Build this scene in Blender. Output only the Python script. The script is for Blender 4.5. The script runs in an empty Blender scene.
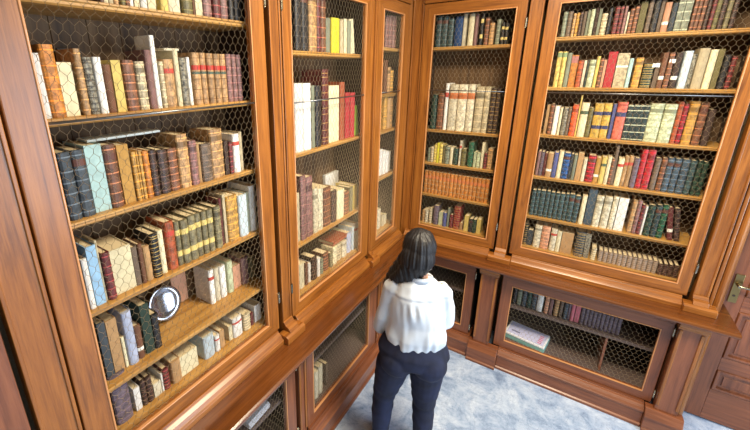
import bpy, bmesh, math, random
from mathutils import Vector, Matrix, noise
PI = math.pi
S = 0.94                      # working unit (worktop height) to metres
C = bpy.context.scene.collection
random.seed(7)

# ---------------------------------------------------------------- materials
def srgb(r, g, b):
    f = lambda c: (c/255/12.92) if c/255 <= .04045 else ((c/255+.055)/1.055)**2.4
    return (f(r), f(g), f(b), 1)
def newmat(name):
    m = bpy.data.materials.new(name); m.use_nodes = True
    nt = m.node_tree; b = nt.nodes['Principled BSDF']
    return m, nt, b
def node(nt, t, **kw):
    n = nt.nodes.new(t)
    for k, v in kw.items():
        if k in n.inputs: n.inputs[k].default_value = v
        else: setattr(n, k, v)
    return n
def simple(name, col, rough=.5, metal=0, coat=0):
    m, nt, b = newmat(name)
    b.inputs['Base Color'].default_value = col
    b.inputs['Roughness'].default_value = rough; b.inputs['Metallic'].default_value = metal
    b.inputs['Coat Weight'].default_value = coat
    return m
def wood(name, dark, mid, light, axis='z', rough=.36, scale=1.0, coat=.2):
    m, nt, b = newmat(name)
    tc = node(nt, 'ShaderNodeTexCoord'); mp = node(nt, 'ShaderNodeMapping')
    sc = {'z': (42, 42, 2.2), 'x': (2.2, 42, 42), 'y': (42, 2.2, 42)}[axis]
    mp.inputs['Scale'].default_value = [s*scale for s in sc]
    oi = node(nt, 'ShaderNodeObjectInfo'); ad = node(nt, 'ShaderNodeVectorMath', operation='ADD')
    nt.links.new(tc.outputs['Object'], mp.inputs['Vector'])
    cmb = node(nt, 'ShaderNodeCombineXYZ')
    mu = node(nt, 'ShaderNodeMath', operation='MULTIPLY'); mu.inputs[1].default_value = 40
    nt.links.new(oi.outputs['Random'], mu.inputs[0])
    for k in 'XYZ': nt.links.new(mu.outputs[0], cmb.inputs[k])
    nt.links.new(mp.outputs[0], ad.inputs[0]); nt.links.new(cmb.outputs[0], ad.inputs[1])
    n1 = node(nt, 'ShaderNodeTexNoise', Scale=1.0, Detail=5.0, Roughness=.6, Distortion=.6)
    nt.links.new(ad.outputs[0], n1.inputs['Vector'])
    n2 = node(nt, 'ShaderNodeTexNoise', Scale=5.0, Detail=3.0, Roughness=.7)
    nt.links.new(ad.outputs[0], n2.inputs['Vector'])
    mx = node(nt, 'ShaderNodeMath', operation='MULTIPLY_ADD'); mx.inputs[1].default_value = .35
    nt.links.new(n2.outputs['Fac'], mx.inputs[0]); nt.links.new(n1.outputs['Fac'], mx.inputs[2])
    cr = node(nt, 'ShaderNodeValToRGB'); e = cr.color_ramp.elements
    e[0].position = .42; e[0].color = dark; e[1].position = .95; e[1].color = light
    k = e.new(.66); k.color = mid
    nt.links.new(mx.outputs[0], cr.inputs[0]); nt.links.new(cr.outputs[0], b.inputs['Base Color'])
    b.inputs['Roughness'].default_value = rough; b.inputs['Coat Weight'].default_value = coat
    b.inputs['Coat Roughness'].default_value = .25
    bp = node(nt, 'ShaderNodeBump', Strength=.12, Distance=.003)
    nt.links.new(n2.outputs['Fac'], bp.inputs['Height']); nt.links.new(bp.outputs[0], b.inputs['Normal'])
    return m
WD = (srgb(94,52,19), srgb(138,82,29), srgb(168,106,42))
WOOD = {a: wood('walnut_'+a, *WD, axis=a) for a in 'xyz'}
WR = (srgb(88,48,28), srgb(120,69,42), srgb(142,86,54))
WOODR = {a: wood('walnut_dark_'+a, *WR, axis=a) for a in 'xyz'}
WL = (srgb(68,35,13), srgb(96,52,20), srgb(120,70,29))
LEDGE = {a: wood('ledge_'+a, *WL, axis=a, rough=.2, scale=.6, coat=.5) for a in 'xyz'}
WS = (srgb(126,84,38), srgb(170,124,60), srgb(198,154,86))
SHELF = {a: wood('shelf_oak_'+a, *WS, axis=a, rough=.45, coat=.1) for a in 'xyz'}
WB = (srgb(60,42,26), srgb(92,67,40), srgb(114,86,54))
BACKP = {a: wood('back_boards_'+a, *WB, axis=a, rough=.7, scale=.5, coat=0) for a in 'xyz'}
BEAD = simple('bead_moulding', srgb(196,136,84), .35, 0, .3)
CASEIN = simple('shaded_case_side', srgb(54,36,24), .6)  # shade inside the upper bookcases, painted into their side panels
BASEIN = simple('grey_mauve_board', srgb(92,76,70), .7)  # even grey-mauve tone for shelf and floor of the low cabinets
BASESHADE = simple('shaded_base_inside', srgb(40,30,26), .8)  # darkness inside the low cabinets is shade put into this colour
DARK = simple('dark_interior', srgb(46,30,22), .8)
WIRE = simple('galvanised_wire', srgb(158,142,116), .42, .6)
ROD = simple('steel_rod', srgb(120,120,120), .35, .9)
BRASS = simple('aged_brass', srgb(150,128,84), .3, 1)
NICKEL = simple('worn_nickel', srgb(168,160,140), .25, 1)
SILVER = simple('silver', srgb(150,150,156), .14, 1)
PAGES = simple('page_block', srgb(214,196,158), .85)
GILT = simple('gilt', srgb(205,170,96), .4, .5)

COL = dict(white=(236,232,222), cream=(232,218,172), ivory=(222,210,176), beige=(196,178,138), tan=(188,142,88), ochre=(200,146,60),
  orange=(206,124,40), rust=(170,76,36), brown=(122,74,46), darkbrown=(66,44,34), greybrown=(112,92,74), black=(34,32,32), maroon=(104,38,36),
  crimson=(150,28,36), red=(184,34,42), orangered=(222,84,36), coral=(232,104,80), salmon=(214,150,112), pink=(226,112,126), mauve=(142,98,92),
  purplegrey=(104,88,98), lavender=(176,186,214), lightblue=(140,186,222), paleblue=(196,212,218), aqua=(176,214,212), blue=(28,66,118),
  blueviolet=(80,88,150), slateblue=(66,84,98), taupe=(152,130,110), slate=(60,68,74), teal=(52,72,72), darkteal=(40,56,56), green=(34,82,54), darkgreen=(36,58,44),
  greygreen=(128,134,110), palegreen=(196,204,160), greyolive=(128,118,82), olive=(112,102,54), yellow=(226,196,96), brightyellow=(228,214,30),
  gold=(208,164,60), marble=(122,116,98))
NAMES = dict(ivory='ivory', lightblue='light blue', paleblue='pale blue', darkbrown='dark brown', greybrown='grey-brown', orangered='orange-red',
  purplegrey='purple-grey', blueviolet='blue-violet', slateblue='slate blue', darkteal='dark green', darkgreen='dark green', greygreen='grey-green',
  palegreen='pale green', greyolive='grey-olive', brightyellow='bright yellow', marble='marbled grey', teal='dark teal')
def cname(c): return NAMES.get(c, c)
_bm = {}
def bookmat(c, leather):
    k = (c, leather)
    if k in _bm: return _bm[k]
    m, nt, b = newmat('book_%s_%s' % (c, 'leather' if leather else 'paper'))
    k_ = sum(COL[c])/3; base = srgb(*[(v*.86+k_*.14)*.93 for v in COL[c]])
    tc = node(nt, 'ShaderNodeTexCoord'); oi = node(nt, 'ShaderNodeObjectInfo')
    sc = node(nt, 'ShaderNodeVectorMath', operation='MULTIPLY_ADD')
    sc.inputs[1].default_value = (1, 1, 1)
    cm = node(nt, 'ShaderNodeCombineXYZ'); mu = node(nt, 'ShaderNodeMath', operation='MULTIPLY'); mu.inputs[1].default_value = 17
    nt.links.new(oi.outputs['Random'], mu.inputs[0]); nt.links.new(mu.outputs[0], cm.inputs['X']); nt.links.new(mu.outputs[0], cm.inputs['Z'])
    nt.links.new(tc.outputs['Object'], sc.inputs[0]); nt.links.new(cm.outputs[0], sc.inputs[2])
    n = node(nt, 'ShaderNodeTexNoise', Scale=55.0 if leather else 22.0, Detail=4.0, Roughness=.65)
    if c == 'marble': n.inputs['Scale'].default_value = 90
    nt.links.new(sc.outputs[0], n.inputs['Vector'])
    cr = node(nt, 'ShaderNodeValToRGB'); e = cr.color_ramp.elements
    lo, hi = (.55, 1.35) if leather else (.84, 1.06)
    if c == 'marble': lo, hi = .15, 2.2
    e[0].position = .36; e[1].position = .64
    e[0].color = tuple(min(1, v*lo) for v in base[:3])+(1,); e[1].color = tuple(min(1, v*hi) for v in base[:3])+(1,)
    nt.links.new(n.outputs['Fac'], cr.inputs[0])
    hs = node(nt, 'ShaderNodeHueSaturation'); mr = node(nt, 'ShaderNodeMapRange')
    mr.inputs['To Min'].default_value = .86; mr.inputs['To Max'].default_value = 1.12
    nt.links.new(oi.outputs['Random'], mr.inputs[0]); nt.links.new(mr.outputs[0], hs.inputs['Value'])
    nt.links.new(cr.outputs[0], hs.inputs['Color']); nt.links.new(hs.outputs[0], b.inputs['Base Color'])
    b.inputs['Roughness'].default_value = .5 if leather else .75
    _bm[k] = m
    return m

# ---------------------------------------------------------------- mesh helpers
def W(side, t, o, z):
    """t: distance from the room corner along the wall, o: outwards from the door plane, z: up."""
    return Vector((o, -t, z)) if side == 'L' else Vector((t, -o, z))
class MB:
    def __init__(s, side='B'): s.bm = bmesh.new(); s.side = side
    def hexa(s, p):
        v = [s.bm.verts.new(q) for q in p]
        for f in ((0,1,2,3),(4,7,6,5),(0,4,5,1),(1,5,6,2),(2,6,7,3),(3,7,4,0)): s.bm.faces.new([v[i] for i in f])
    def box(s, t0, t1, o0, o1, z0, z1):
        s.hexa([W(s.side,*q) for q in ((t0,o0,z0),(t1,o0,z0),(t1,o1,z0),(t0,o1,z0),(t0,o0,z1),(t1,o0,z1),(t1,o1,z1),(t0,o1,z1))])
        return s
    def prof(s, pts, t0, t1, m0=0, m1=0):
        """extrude (o,z) profile along t; m0/m1 mitre slopes (dt per unit o)"""
        a = [s.bm.verts.new(W(s.side, t0+m0*o, o, z)) for o, z in pts]; b = [s.bm.verts.new(W(s.side, t1+m1*o, o, z)) for o, z in pts]
        n = len(pts)
        for i in range(n): s.bm.faces.new([a[i], a[(i+1)%n], b[(i+1)%n], b[i]])
        s.bm.faces.new(a[::-1]); s.bm.faces.new(b); return s
    def vprof(s, pts, z0, z1):
        """extrude (t,o) profile up z"""
        a = [s.bm.verts.new(W(s.side, t, o, z0)) for t, o in pts]; b = [s.bm.verts.new(W(s.side, t, o, z1)) for t, o in pts]
        n = len(pts)
        for i in range(n): s.bm.faces.new([a[i], a[(i+1)%n], b[(i+1)%n], b[i]])
        s.bm.faces.new(a[::-1]); s.bm.faces.new(b); return s
    def ring(s, t0, t1, z0, z1, w, o0, o1, chamfer=0, inner=None):
        """rectangular frame in one piece: outer rect, inner rect (width w or given), from o0 (back) to o1 (front)"""
        a0, a1, b0, b1 = inner or (t0+w, t1-w, z0+w, z1-w); c = chamfer
        rect = lambda p, q, r, u, o: [s.bm.verts.new(W(s.side, *k)) for k in ((p, o, r), (q, o, r), (q, o, u), (p, o, u))]
        A = rect(t0, t1, z0, z1, o0); B = rect(t0+c, t1-c, z0+c, z1-c, o1); D = rect(a0, a1, b0, b1, o1); E = rect(a0, a1, b0, b1, o0)
        for P, Q in ((A, B), (B, D), (D, E), (E, A)):
            for i in range(4):
                f = s.bm.faces.new([P[i], P[(i+1) % 4], Q[(i+1) % 4], Q[i]]); f.material_index = (i+1) % 2
        return s
    def lathe(s, p, q, prof, n=10):
        p = W(s.side, *p); q = W(s.side, *q); d = (q-p); u = d.orthogonal().normalized(); v = d.normalized().cross(u); R = []
        for k, r in prof: R.append([s.bm.verts.new(p+d*k+r*(u*math.cos(2*PI*i/n)+v*math.sin(2*PI*i/n))) for i in range(n)])
        for a, b in zip(R, R[1:]):
            for i in range(n): s.bm.faces.new([a[i], a[(i+1) % n], b[(i+1) % n], b[i]])
        s.bm.faces.new(R[0][::-1]); s.bm.faces.new(R[-1]); return s
    def tube(s, p, q, r, n=8):
        p = W(s.side, *p); q = W(s.side, *q); d = (q-p).normalized()
        u = d.orthogonal().normalized(); v = d.cross(u)
        a = [s.bm.verts.new(p+r*(u*math.cos(2*PI*i/n)+v*math.sin(2*PI*i/n))) for i in range(n)]
        b = [s.bm.verts.new(q+r*(u*math.cos(2*PI*i/n)+v*math.sin(2*PI*i/n))) for i in range(n)]
        for i in range(n): s.bm.faces.new([a[i], a[(i+1)%n], b[(i+1)%n], b[i]])
        s.bm.faces.new(a[::-1]); s.bm.faces.new(b); return s
    def build(s, name, mat, parent=None, bevel=0, smooth=False, loc=None):
        bmesh.ops.recalc_face_normals(s.bm, faces=s.bm.faces)
        return link(name, s.bm, mat, parent, bevel, smooth, loc)
def link(name, bm, mat, parent=None, bevel=0, smooth=False, loc=None):
    off = parent_world(parent) if parent else (Vector(loc) if loc is not None else Vector((0,0,0)))
    if off.length: bmesh.ops.translate(bm, verts=bm.verts, vec=-off)
    me = bpy.data.meshes.new(name); bm.to_mesh(me); bm.free()
    if smooth:
        for p in me.polygons: p.use_smooth = True
    if mat: me.materials.append(mat)
    o = bpy.data.objects.new(name, me); C.objects.link(o)
    if parent: o.parent = parent
    else: o.location = off
    if bevel:
        b = o.modifiers.new('b', 'BEVEL'); b.width = bevel; b.segments = 2; b.limit_method = 'ANGLE'; b.angle_limit = .6
    return o
def parent_world(p):
    v = Vector((0,0,0))
    while p: v += p.location; p = p.parent
    return v
def thing(name, label, cat, loc, group=None, rz=0):
    o = bpy.data.objects.new(name, None); C.objects.link(o); o.location = loc; o.rotation_euler.z = rz
    o.empty_display_size = .05
    return tag(o, label, cat, group)
def tag(o, label, cat, group=None, kind=None):
    if label: o['label'] = label
    if cat: o['category'] = cat
    if group: o['group'] = group
    if kind: o['kind'] = kind
    return o
def ax(side): return 'y' if side == 'L' else 'x'
def structure(o, label=None):
    o['kind'] = 'structure'
    if label: o['label'] = label
    return o

# ---------------------------------------------------------------- chicken wire
HW, HR = .034, .0300
def wire_mesh(side, t0, t1, z0, z1, o, parent):
    bm = bmesh.new()
    th = {0: .0011, 1: .00075}
    def seg(p, q, r):
        # clip to the rectangle
        (a, b), (c, d) = p, q; dx, dz = c-a, d-b; lo, hi = 0, 1
        for pp, qq in ((-dx, a-t0), (dx, t1-a), (-dz, b-z0), (dz, z1-b)):
            if abs(pp) < 1e-12:
                if qq < 0: return
            else:
                t = qq/pp
                if pp < 0: lo = max(lo, t)
                else: hi = min(hi, t)
        if lo >= hi: return
        P = W(side, a+dx*lo, o, b+dz*lo); Q = W(side, a+dx*hi, o, b+dz*hi)
        dd = (Q-P)
        if dd.length < 1e-5: return
        dd.normalize(); u = W(side, 0, 1, 0); v = dd.cross(u)
        ring = [u*r, (-.5*u+.866*v)*r, (-.5*u-.866*v)*r]
        A = [bm.verts.new(P+k) for k in ring]; B = [bm.verts.new(Q+k) for k in ring]
        for i in range(3): bm.faces.new([A[i], A[(i+1)%3], B[(i+1)%3], B[i]])
    rnd = random.Random(int(t0*1000)+int(z0*10))
    jit = {}
    def vtx(i, j, k):
        # vertex k of row j: 0 = bottom of the upright, 1 = top
        key = (i, j, k)
        if key not in jit:
            x = t0-HW+i*HW+(HW/2 if j % 2 else 0); z = z0-HR+j*HR+(HR*.24 if k else -HR*.24)
            jit[key] = (x+rnd.uniform(-1, 1)*.0016, z+rnd.uniform(-1, 1)*.0014)
        return jit[key]
    ni = int((t1-t0)/HW)+4; nj = int((z1-z0)/HR)+4
    for j in range(nj):
        for i in range(ni):
            seg(vtx(i, j, 0), vtx(i, j, 1), th[0])
            a = vtx(i, j, 1)
            if j % 2: n = [(i, j+1), (i+1, j+1)]
            else: n = [(i-1, j+1), (i, j+1)]
            for q in n: seg(a, vtx(q[0], q[1], 0), th[1])
    return link('wire_mesh', bm, WIRE, parent)

# ---------------------------------------------------------------- joinery
def door(side, root, t0, t1, z0, z1, a0, a1, b0, b1, o=0, hinge=None, wd=WOOD):
    """framed cabinet door t0..t1,z0..z1 with opening a0..a1,b0..b1, front face at o"""
    m = MB(side); th = .032
    m.ring(t0, t1, z0, z1, 0, o-th, o, 0, (a0, a1, b0, b1))
    d = m.build('door', wd['z'], root, .004); d.data.materials.append(wd[ax(side)])
    m = MB(side); g = .009
    m.ring(a0-g, a1+g, b0-g, b1+g, g+.001, o-.012, o+.004, .003)
    m.build('bead', BEAD, d, .002)
    wire_mesh(side, a0, a1, b0, b1, o-.016, d)
    if hinge is not None:
        for hz in (z0+.16*(z1-z0)*.6+.02, z1-.16*(z1-z0)*.6):
            h = MB(side); h.lathe((hinge, o+.003, hz-.038), (hinge, o+.003, hz+.038), [(0, .003), (.05, .005), (.1, .004), (.12, .0078), (.48, .0078), (.5, .006), (.52, .0078), (.88, .0078), (.9, .004), (.95, .005), (1, .003)])
            h.build('hinge', NICKEL, d, 0)
    return d
ZT = 3.2
def bookcase(side, label, t0, t1, a0, a1, shelves, hinge, moulding=True, mould=None, backz='z'):
    root = thing('bookcase', label, 'bookcase', W(side, (t0+t1)/2, -.18, 1.0))
    zo, zt = 1.158, 3.05
    m = MB(side); w = .02
    m.bm.free()
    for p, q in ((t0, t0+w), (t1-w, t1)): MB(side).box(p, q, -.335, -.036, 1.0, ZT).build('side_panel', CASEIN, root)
    MB(side).box(t0+w, t1-w, -.335, -.036, ZT-w, ZT).build('top_panel', WOOD[ax(side)], root)
    m = MB(side); m.box(t0+w, t1-w, -.33, -.036, 1.0, zo); m.build('bottom_panel', SHELF[ax(side)], root)
    m = MB(side); n = max(2, round((t1-t0)/.14)); k = (t1-t0-2*w)/n
    g = [(t0+w, -.335), (t0+w, -.322)]
    for i in range(1, n): x = t0+w+i*k; g += [(x-.002, -.322), (x, -.327), (x+.002, -.322)]
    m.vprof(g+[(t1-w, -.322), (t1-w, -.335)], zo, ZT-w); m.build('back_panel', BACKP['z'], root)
    for z in shelves:
        m = MB(side); m.prof([(-.322, z-.026), (-.055, z-.026), (-.049, z-.020), (-.049, z-.012), (-.044, z-.008), (-.044, z-.002), (-.048, z), (-.322, z)], t0+w, t1-w)
        m.build('shelf', SHELF[ax(side)], root)
    door(side, root, t0, t1, 1.078, 3.14, a0, a1, zo, zt, 0, hinge)
    m = MB(side); rz = 2.466 if t0 > 1.5 and side == 'L' else 2.442; m.tube((a0-.01, -.004, rz), (a1+.01, -.004, rz), .0042, 8); m.build('security_rod', ROD, root, smooth=True)
    m = MB(side); u0, u1 = mould or (t0, t1)
    m.prof([(-.034, 1.0), (.052, 1.0), (.052, 1.028), (.046, 1.034), (.04, 1.036), (.03, 1.052), (.012, 1.064), (.008, 1.076), (-.034, 1.076)], u0, u1)
    m.build('plinth_moulding', WOOD[ax(side)], root, .002)
    return root
def base_cabinet(side, label, t0, t1, a0, a1, hinge, shelf=.61, lo=0, hi=None, z1=.895):
    o = .10
    root = thing('base_cabinet', label, 'cabinet', W(side, (t0+t1)/2, -.1, 0))
    m = MB(side); w = .02
    m.bm.free()
    for p, q in ((t0, t0+w), (t1-w, t1)): MB(side).box(p, q, -.318, o-.034, .0, .955).build('side_panel', BASESHADE, root)
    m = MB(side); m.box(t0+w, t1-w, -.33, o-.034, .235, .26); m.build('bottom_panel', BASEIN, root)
    m = MB(side); m.box(t0+w, t1-w, -.33, -.318, .26, .955); m.build('back_panel', BASESHADE, root)
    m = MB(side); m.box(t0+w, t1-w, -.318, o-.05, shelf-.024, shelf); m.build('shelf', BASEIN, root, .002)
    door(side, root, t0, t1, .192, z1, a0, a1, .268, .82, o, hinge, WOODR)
    m = MB(side); m.box(t0, t1, o-.034, o+.012, z1+.004, .956); m.build('top_rail', WOODR[ax(side)], root, .003)
    m = MB(side); p0, p1 = (lo if lo else t0), (hi or t1)
    m.prof([(-.3, 0), (.178, 0), (.178, .02), (.165, .03), (.165, .128), (.172, .134), (.172, .150), (.15, .160), (.135, .176), (.118, .180), (.118, .19), (o-.034, .19), (-.3, .19)], p0, p1)
    m.build('plinth', WOODR[ax(side)], root, .002)
    return root
def pilaster_upper(side, label, t0, t1, o=.004, block=True, z0=1.0, back=-.06):
    root = thing('pilaster', label, 'pilaster', W(side, (t0+t1)/2, -.02, z0))
    m = MB(side); m.box(t0, t1, back, o, z0, ZT); m.build('shaft', WOOD['z'], root, .004)
    e = .012
    for p in (t0, t1-e): MB(side).box(p, p+e, o, o+.006, 1.11 if block else z0+.01, ZT-.02).build('edge_moulding', WOOD['z'], root, .002)
    if block:
        g = .045
        m = MB(side)
        m.prof([(o, z0+.056), (.068, z0+.056), (.05, z0+.08), (.03, z0+.088), (.012, z0+.11), (o, z0+.11)], t0, t1)
        m.build('cap_moulding', WOOD[ax(side)], root, .002); m = MB(side)
        m.prof([(o+.001, z0), (.085, z0), (.085, z0+.045), (.068, z0+.056), (o+.001, z0+.056)], t0-g, t1+g)
        m.build('base_block', WOOD[ax(side)], root, .004)
    return root
def pilaster_base(side, label, t0, t1, p0, p1, o=.15):
    root = thing('pilaster', label, 'pilaster', W(side, (t0+t1)/2, .05, 0))
    m = MB(side); m.box(t0, t1, .02, o, .0 if o < .15 else .19, .9); m.build('shaft', WOODR['z'], root, .004)
    e = .018
    for p in (t0, t1-e): MB(side).box(p, p+e, o, o+.008, .235, .89).build('edge_moulding', WOOD['z'], root, .003)
    m = MB(side); m.prof([(.02, .9), (o+.012, .9), (o+.016, .912), (o+.03, .926), (o+.034, .955), (.02, .955)], t0-.012, t1+.012)
    m.build('capital', WOOD[ax(side)], root, .002)
    m = MB(side); q = .05
    m.prof([(.105, 0), (o+q+.012, 0), (o+q+.012, .02), (o+q, .03), (o+q, .134), (o+q-.01, .15), (o+.03, .165), (o+.018, .19), (.105, .19)], p0, p1)
    m.build('base_block', WOODR[ax(side)], root, .004)
    return root
LW1, LW2, LC1, LC2, EXPO = 105, 45, 130, 12, 0.18; N_BOOKS = 292
# ---------------------------------------------------------------- the furniture
SH = [1.44, 1.775, 2.12, 2.48, 2.835]
bookcase('L', 'wide wooden bookcase with chicken wire door nearest the camera on the left wall', 1.872, 2.952, 1.968, 2.852, [1.40, 1.76, 2.12, 2.475, 2.84], 1.8685, mould=(1.892, 2.952))
bookcase('L', 'middle wooden bookcase on the left wall holding tall folios and a bright yellow book', .705, 1.741, .842, 1.669, [1.52, 2.13, 2.725], 1.7445, mould=(.762, 1.719))
bookcase('L', 'narrow wooden bookcase on the left wall right beside the room corner', .055, .697, .186, .560, [1.69, 2.11, 2.42, 2.79], None, mould=(.055, .638))
bookcase('B', 'narrow wooden bookcase on the back wall behind the woman with orange set', .100, .879, .1915, .8066, [1.469, 1.778, 2.09, 2.80], .884, mould=(.1, .850))
bookcase('B', 'wide wooden bookcase on the back wall beside the panelled door', 1.006, 2.138, 1.091, 2.070, [1.436, 1.78, 2.12, 2.48, 2.832], 2.144, mould=(1.033, 2.116))
pilaster_upper('L', 'upper pilaster between the wide and middle left wall bookcases', 1.763, 1.846)
pilaster_upper('L', 'slim wooden strip between the middle and narrow left wall bookcases', .678, .722, .008, True, 1.0, .0012)
pilaster_upper('B', 'upper pilaster between the narrow and wide back wall bookcases', .897, .986)
pilaster_upper('B', 'upper pilaster between the wide back bookcase and panelled door', 2.163, 2.242)
pilaster_upper('L', 'tall panelled strip left of the wide left wall bookcase', 2.960, 3.072, .0, False)
# corner panel between the two runs
r = thing('corner_strip', 'recessed upright wooden corner strip where the two bookcase walls meet', 'panel', (.05, .02, 1.0))
m = MB('B'); m.box(-.05, .096, -.05, -.014, 1.0, ZT); m.build('panel', WOOD['z'], r, .003)
for p in (.0, .083): MB('B').box(p, p+.012, -.014, -.004, 1.08, ZT-.01).build('edge_moulding', WOOD['z'], r, .002)
m = MB('B'); m.prof([(-.014, 1.0), (.052, 1.0), (.052, 1.028), (.04, 1.036), (.012, 1.064), (.006, 1.076), (-.014, 1.076)], .053, .1); m.build('plinth_moulding', WOOD['x'], r, .002)
m = MB('L'); m.box(-.0, .053, -.05, -.002, 1.0, ZT); m.build('side_strip', WOOD['z'], r, .003)

base_cabinet('L', 'low wire-door cabinet under the wide left bookcase, papers on its shelf', 1.856, 2.86, 1.95, 2.76, 1.852)
base_cabinet('L', 'low wire-door cabinet under the middle left bookcase, left of the woman', .700, 1.737, .852, 1.662, None, .64)
base_cabinet('L', 'low narrow wire-door cabinet in the corner under the left ledge', .185, .618, .27, .545, None, lo=.19)
base_cabinet('B', 'low narrow wire-door cabinet in the corner under the back ledge', .185, .780, .27, .700, .786, lo=.19, hi=.80)
base_cabinet('B', 'low wide wire-door cabinet under the back ledge holding a white box', 1.002, 2.106, 1.088, 2.040, 2.1115, lo=1.055, hi=2.07)
pilaster_base('L', 'low pilaster between the two larger cabinets under the left ledge', 1.755, 1.830, 1.738, 1.855, .104)
pilaster_base('L', 'low slim pilaster beside the woman under the left ledge', .626, .690, .619, .699, .104)
pilaster_base('B', 'low pilaster between the two cabinets under the back ledge', .835, .968, .802, 1.053)
pilaster_base('B', 'low pilaster at the end of the back ledge beside the door', 2.120, 2.246, 2.072, 2.285)
r = thing('corner_post', 'plain low corner post where the two low cabinet runs meet', 'post', (.08, -.08, 0))
m = MB('B'); m.box(-.02, .183, -.0, .183, .192, .956); m.bm.free(); m = MB('B')
m.vprof([(-.3, .099), (.099, .099), (.099, .183), (.05, .183), (.05, .05), (-.3, .05)], .19, .956); m.box(.099, .183, .05, .099, .19, .956); m.build('post', WOODR['z'], r, .002)
m = MB('B'); m.vprof([(-.05, .19), (.168, .19), (.168, .168), (.19, .168), (.19, -.05), (-.05, -.05)], 0, .15); m.build('plinth', WOODR['x'], r, .003)

# ledges (continuous worktops)
P = [(-.335, .958), (.196, .958), (.205, .964), (.212, .966), (.222, .974), (.224, .984), (.221, .994), (.212, 1.0), (-.335, 1.0)]
m = MB('L'); m.prof([(o, z) for o, z in P], 0, 3.09, m0=1)
o = m.build('ledge', LEDGE['y'], None, 0, loc=(0, -1.6, .958)); tag(o, 'long polished wooden ledge running along the left wall', 'ledge')
m = MB('B'); m.prof([(o, z) for o, z in P], 0, 2.375, m0=1)
o = m.build('ledge', LEDGE['x'], None, 0, loc=(1.2, 0, .958)); tag(o, 'polished wooden ledge running along the back wall to the door', 'ledge')
# cornices
P = [(-.335, 3.2), (.01, 3.2), (.014, 3.215), (.03, 3.225), (.034, 3.25), (.07, 3.29), (.1, 3.31), (.105, 3.35), (.12, 3.36), (.12, 3.4), (-.335, 3.4)]
m = MB('L'); m.prof(P, 0, 3.09, m0=1)
o = m.build('cornice', WOOD['y'], None, 0, loc=(0, -1.6, 3.2)); tag(o, 'carved cornice topping the bookcases on the left wall', 'cornice')
m = MB('B'); m.prof(P, 0, 2.33, m0=1)
o = m.build('cornice', WOOD['x'], None, 0, loc=(1.2, 0, 3.2)); tag(o, 'carved cornice topping the bookcases on the back wall', 'cornice')
# header boards between the doors and the cornice
for sd, e, lab in (('L', 3.07, 'left'), ('B', 2.25, 'back')):
    m = MB(sd); m.box(.055 if sd == 'L' else .1, e, -.034, .006, 3.145, 3.199)
    o = m.build('header_board', WOOD[ax(sd)], None, .003, loc=W(sd, 1.5, 0, 3.145)); tag(o, 'plain header board above the %s wall bookcase doors' % lab, 'board')

# ---------------------------------------------------------------- room shell
PLA = simple('plaster', srgb(150,132,106), .9)
m, nt, b = newmat('marble_floor'); FLOOR = m
tc = node(nt, 'ShaderNodeTexCoord')
n1 = node(nt, 'ShaderNodeTexNoise', Scale=4.5, Detail=9.0, Roughness=.68, Distortion=1.2); n2 = node(nt, 'ShaderNodeTexNoise', Scale=17.0, Detail=6.0, Roughness=.75)
n3 = node(nt, 'ShaderNodeTexNoise', Scale=5.0, Detail=7.0, Roughness=.7, Distortion=2.5)
for n in (n1, n2, n3): nt.links.new(tc.outputs['Object'], n.inputs['Vector'])
mx = node(nt, 'ShaderNodeMath', operation='MULTIPLY_ADD'); mx.inputs[1].default_value = .55
nt.links.new(n2.outputs['Fac'], mx.inputs[0]); nt.links.new(n1.outputs['Fac'], mx.inputs[2])
cr = node(nt, 'ShaderNodeValToRGB'); e = cr.color_ramp.elements
e[0].position = .55; e[0].color = srgb(108,128,158); e[1].position = .95; e[1].color = srgb(200,212,228)
k = e.new(.72); k.color = srgb(156,175,202)
nt.links.new(mx.outputs[0], cr.inputs[0])
vr = node(nt, 'ShaderNodeValToRGB'); e = vr.color_ramp.elements
e[0].position = .485; e[0].color = (1,1,1,1); e[1].position = .515; e[1].color = (1,1,1,1); k = e.new(.5); k.color = (.5,.55,.64,1)
nt.links.new(n3.outputs['Fac'], vr.inputs[0])
br = node(nt, 'ShaderNodeTexBrick', offset=0.0); br.inputs['Scale'].default_value = 1.0
br.inputs['Color1'].default_value = (1,1,1,1); br.inputs['Color2'].default_value = (.98,.98,.99,1); br.inputs['Mortar'].default_value = (.9,.91,.93,1)
br.inputs['Mortar Size'].default_value = .0025; br.inputs['Brick Width'].default_value = .62; br.inputs['Row Height'].default_value = .62
nt.links.new(tc.outputs['Object'], br.inputs['Vector'])
m1 = node(nt, 'ShaderNodeMix', data_type='RGBA', blend_type='MULTIPLY'); m1.inputs[0].default_value = .8
m2 = node(nt, 'ShaderNodeMix', data_type='RGBA', blend_type='MULTIPLY'); m2.inputs[0].default_value = 1
nt.links.new(cr.outputs[0], m1.inputs[6]); nt.links.new(vr.outputs[0], m1.inputs[7])
nt.links.new(m1.outputs[2], m2.inputs[6]); nt.links.new(br.outputs[0], m2.inputs[7]); nt.links.new(m2.outputs[2], b.inputs['Base Color'])
b.inputs['Roughness'].default_value = .38
X0, X1, Y0, Y1, ZC = -.36, 4.6, .36, -5.6, 3.75
def slab(name, x0, x1, y0, y1, z0, z1, mat):
    m = MB('B'); m.box(x0, x1, -y0, -y1, z0, z1); return structure(m.build(name, mat, None, 0, loc=((x0+x1)/2, (y0+y1)/2, z0)))
slab('floor', X0-.1, X1+.1, Y1-.1, Y0+.1, -.1, 0, FLOOR)
slab('ceiling', X0-.1, X1+.1, Y1-.1, Y0+.1, ZC, ZC+.1, PLA)
slab('wall_left', X0-.1, X0, Y1, Y0+.1, 0, ZC, PLA)
slab('wall_rear', X0, X1, Y1-.1, Y1, 0, ZC, PLA)
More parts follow.
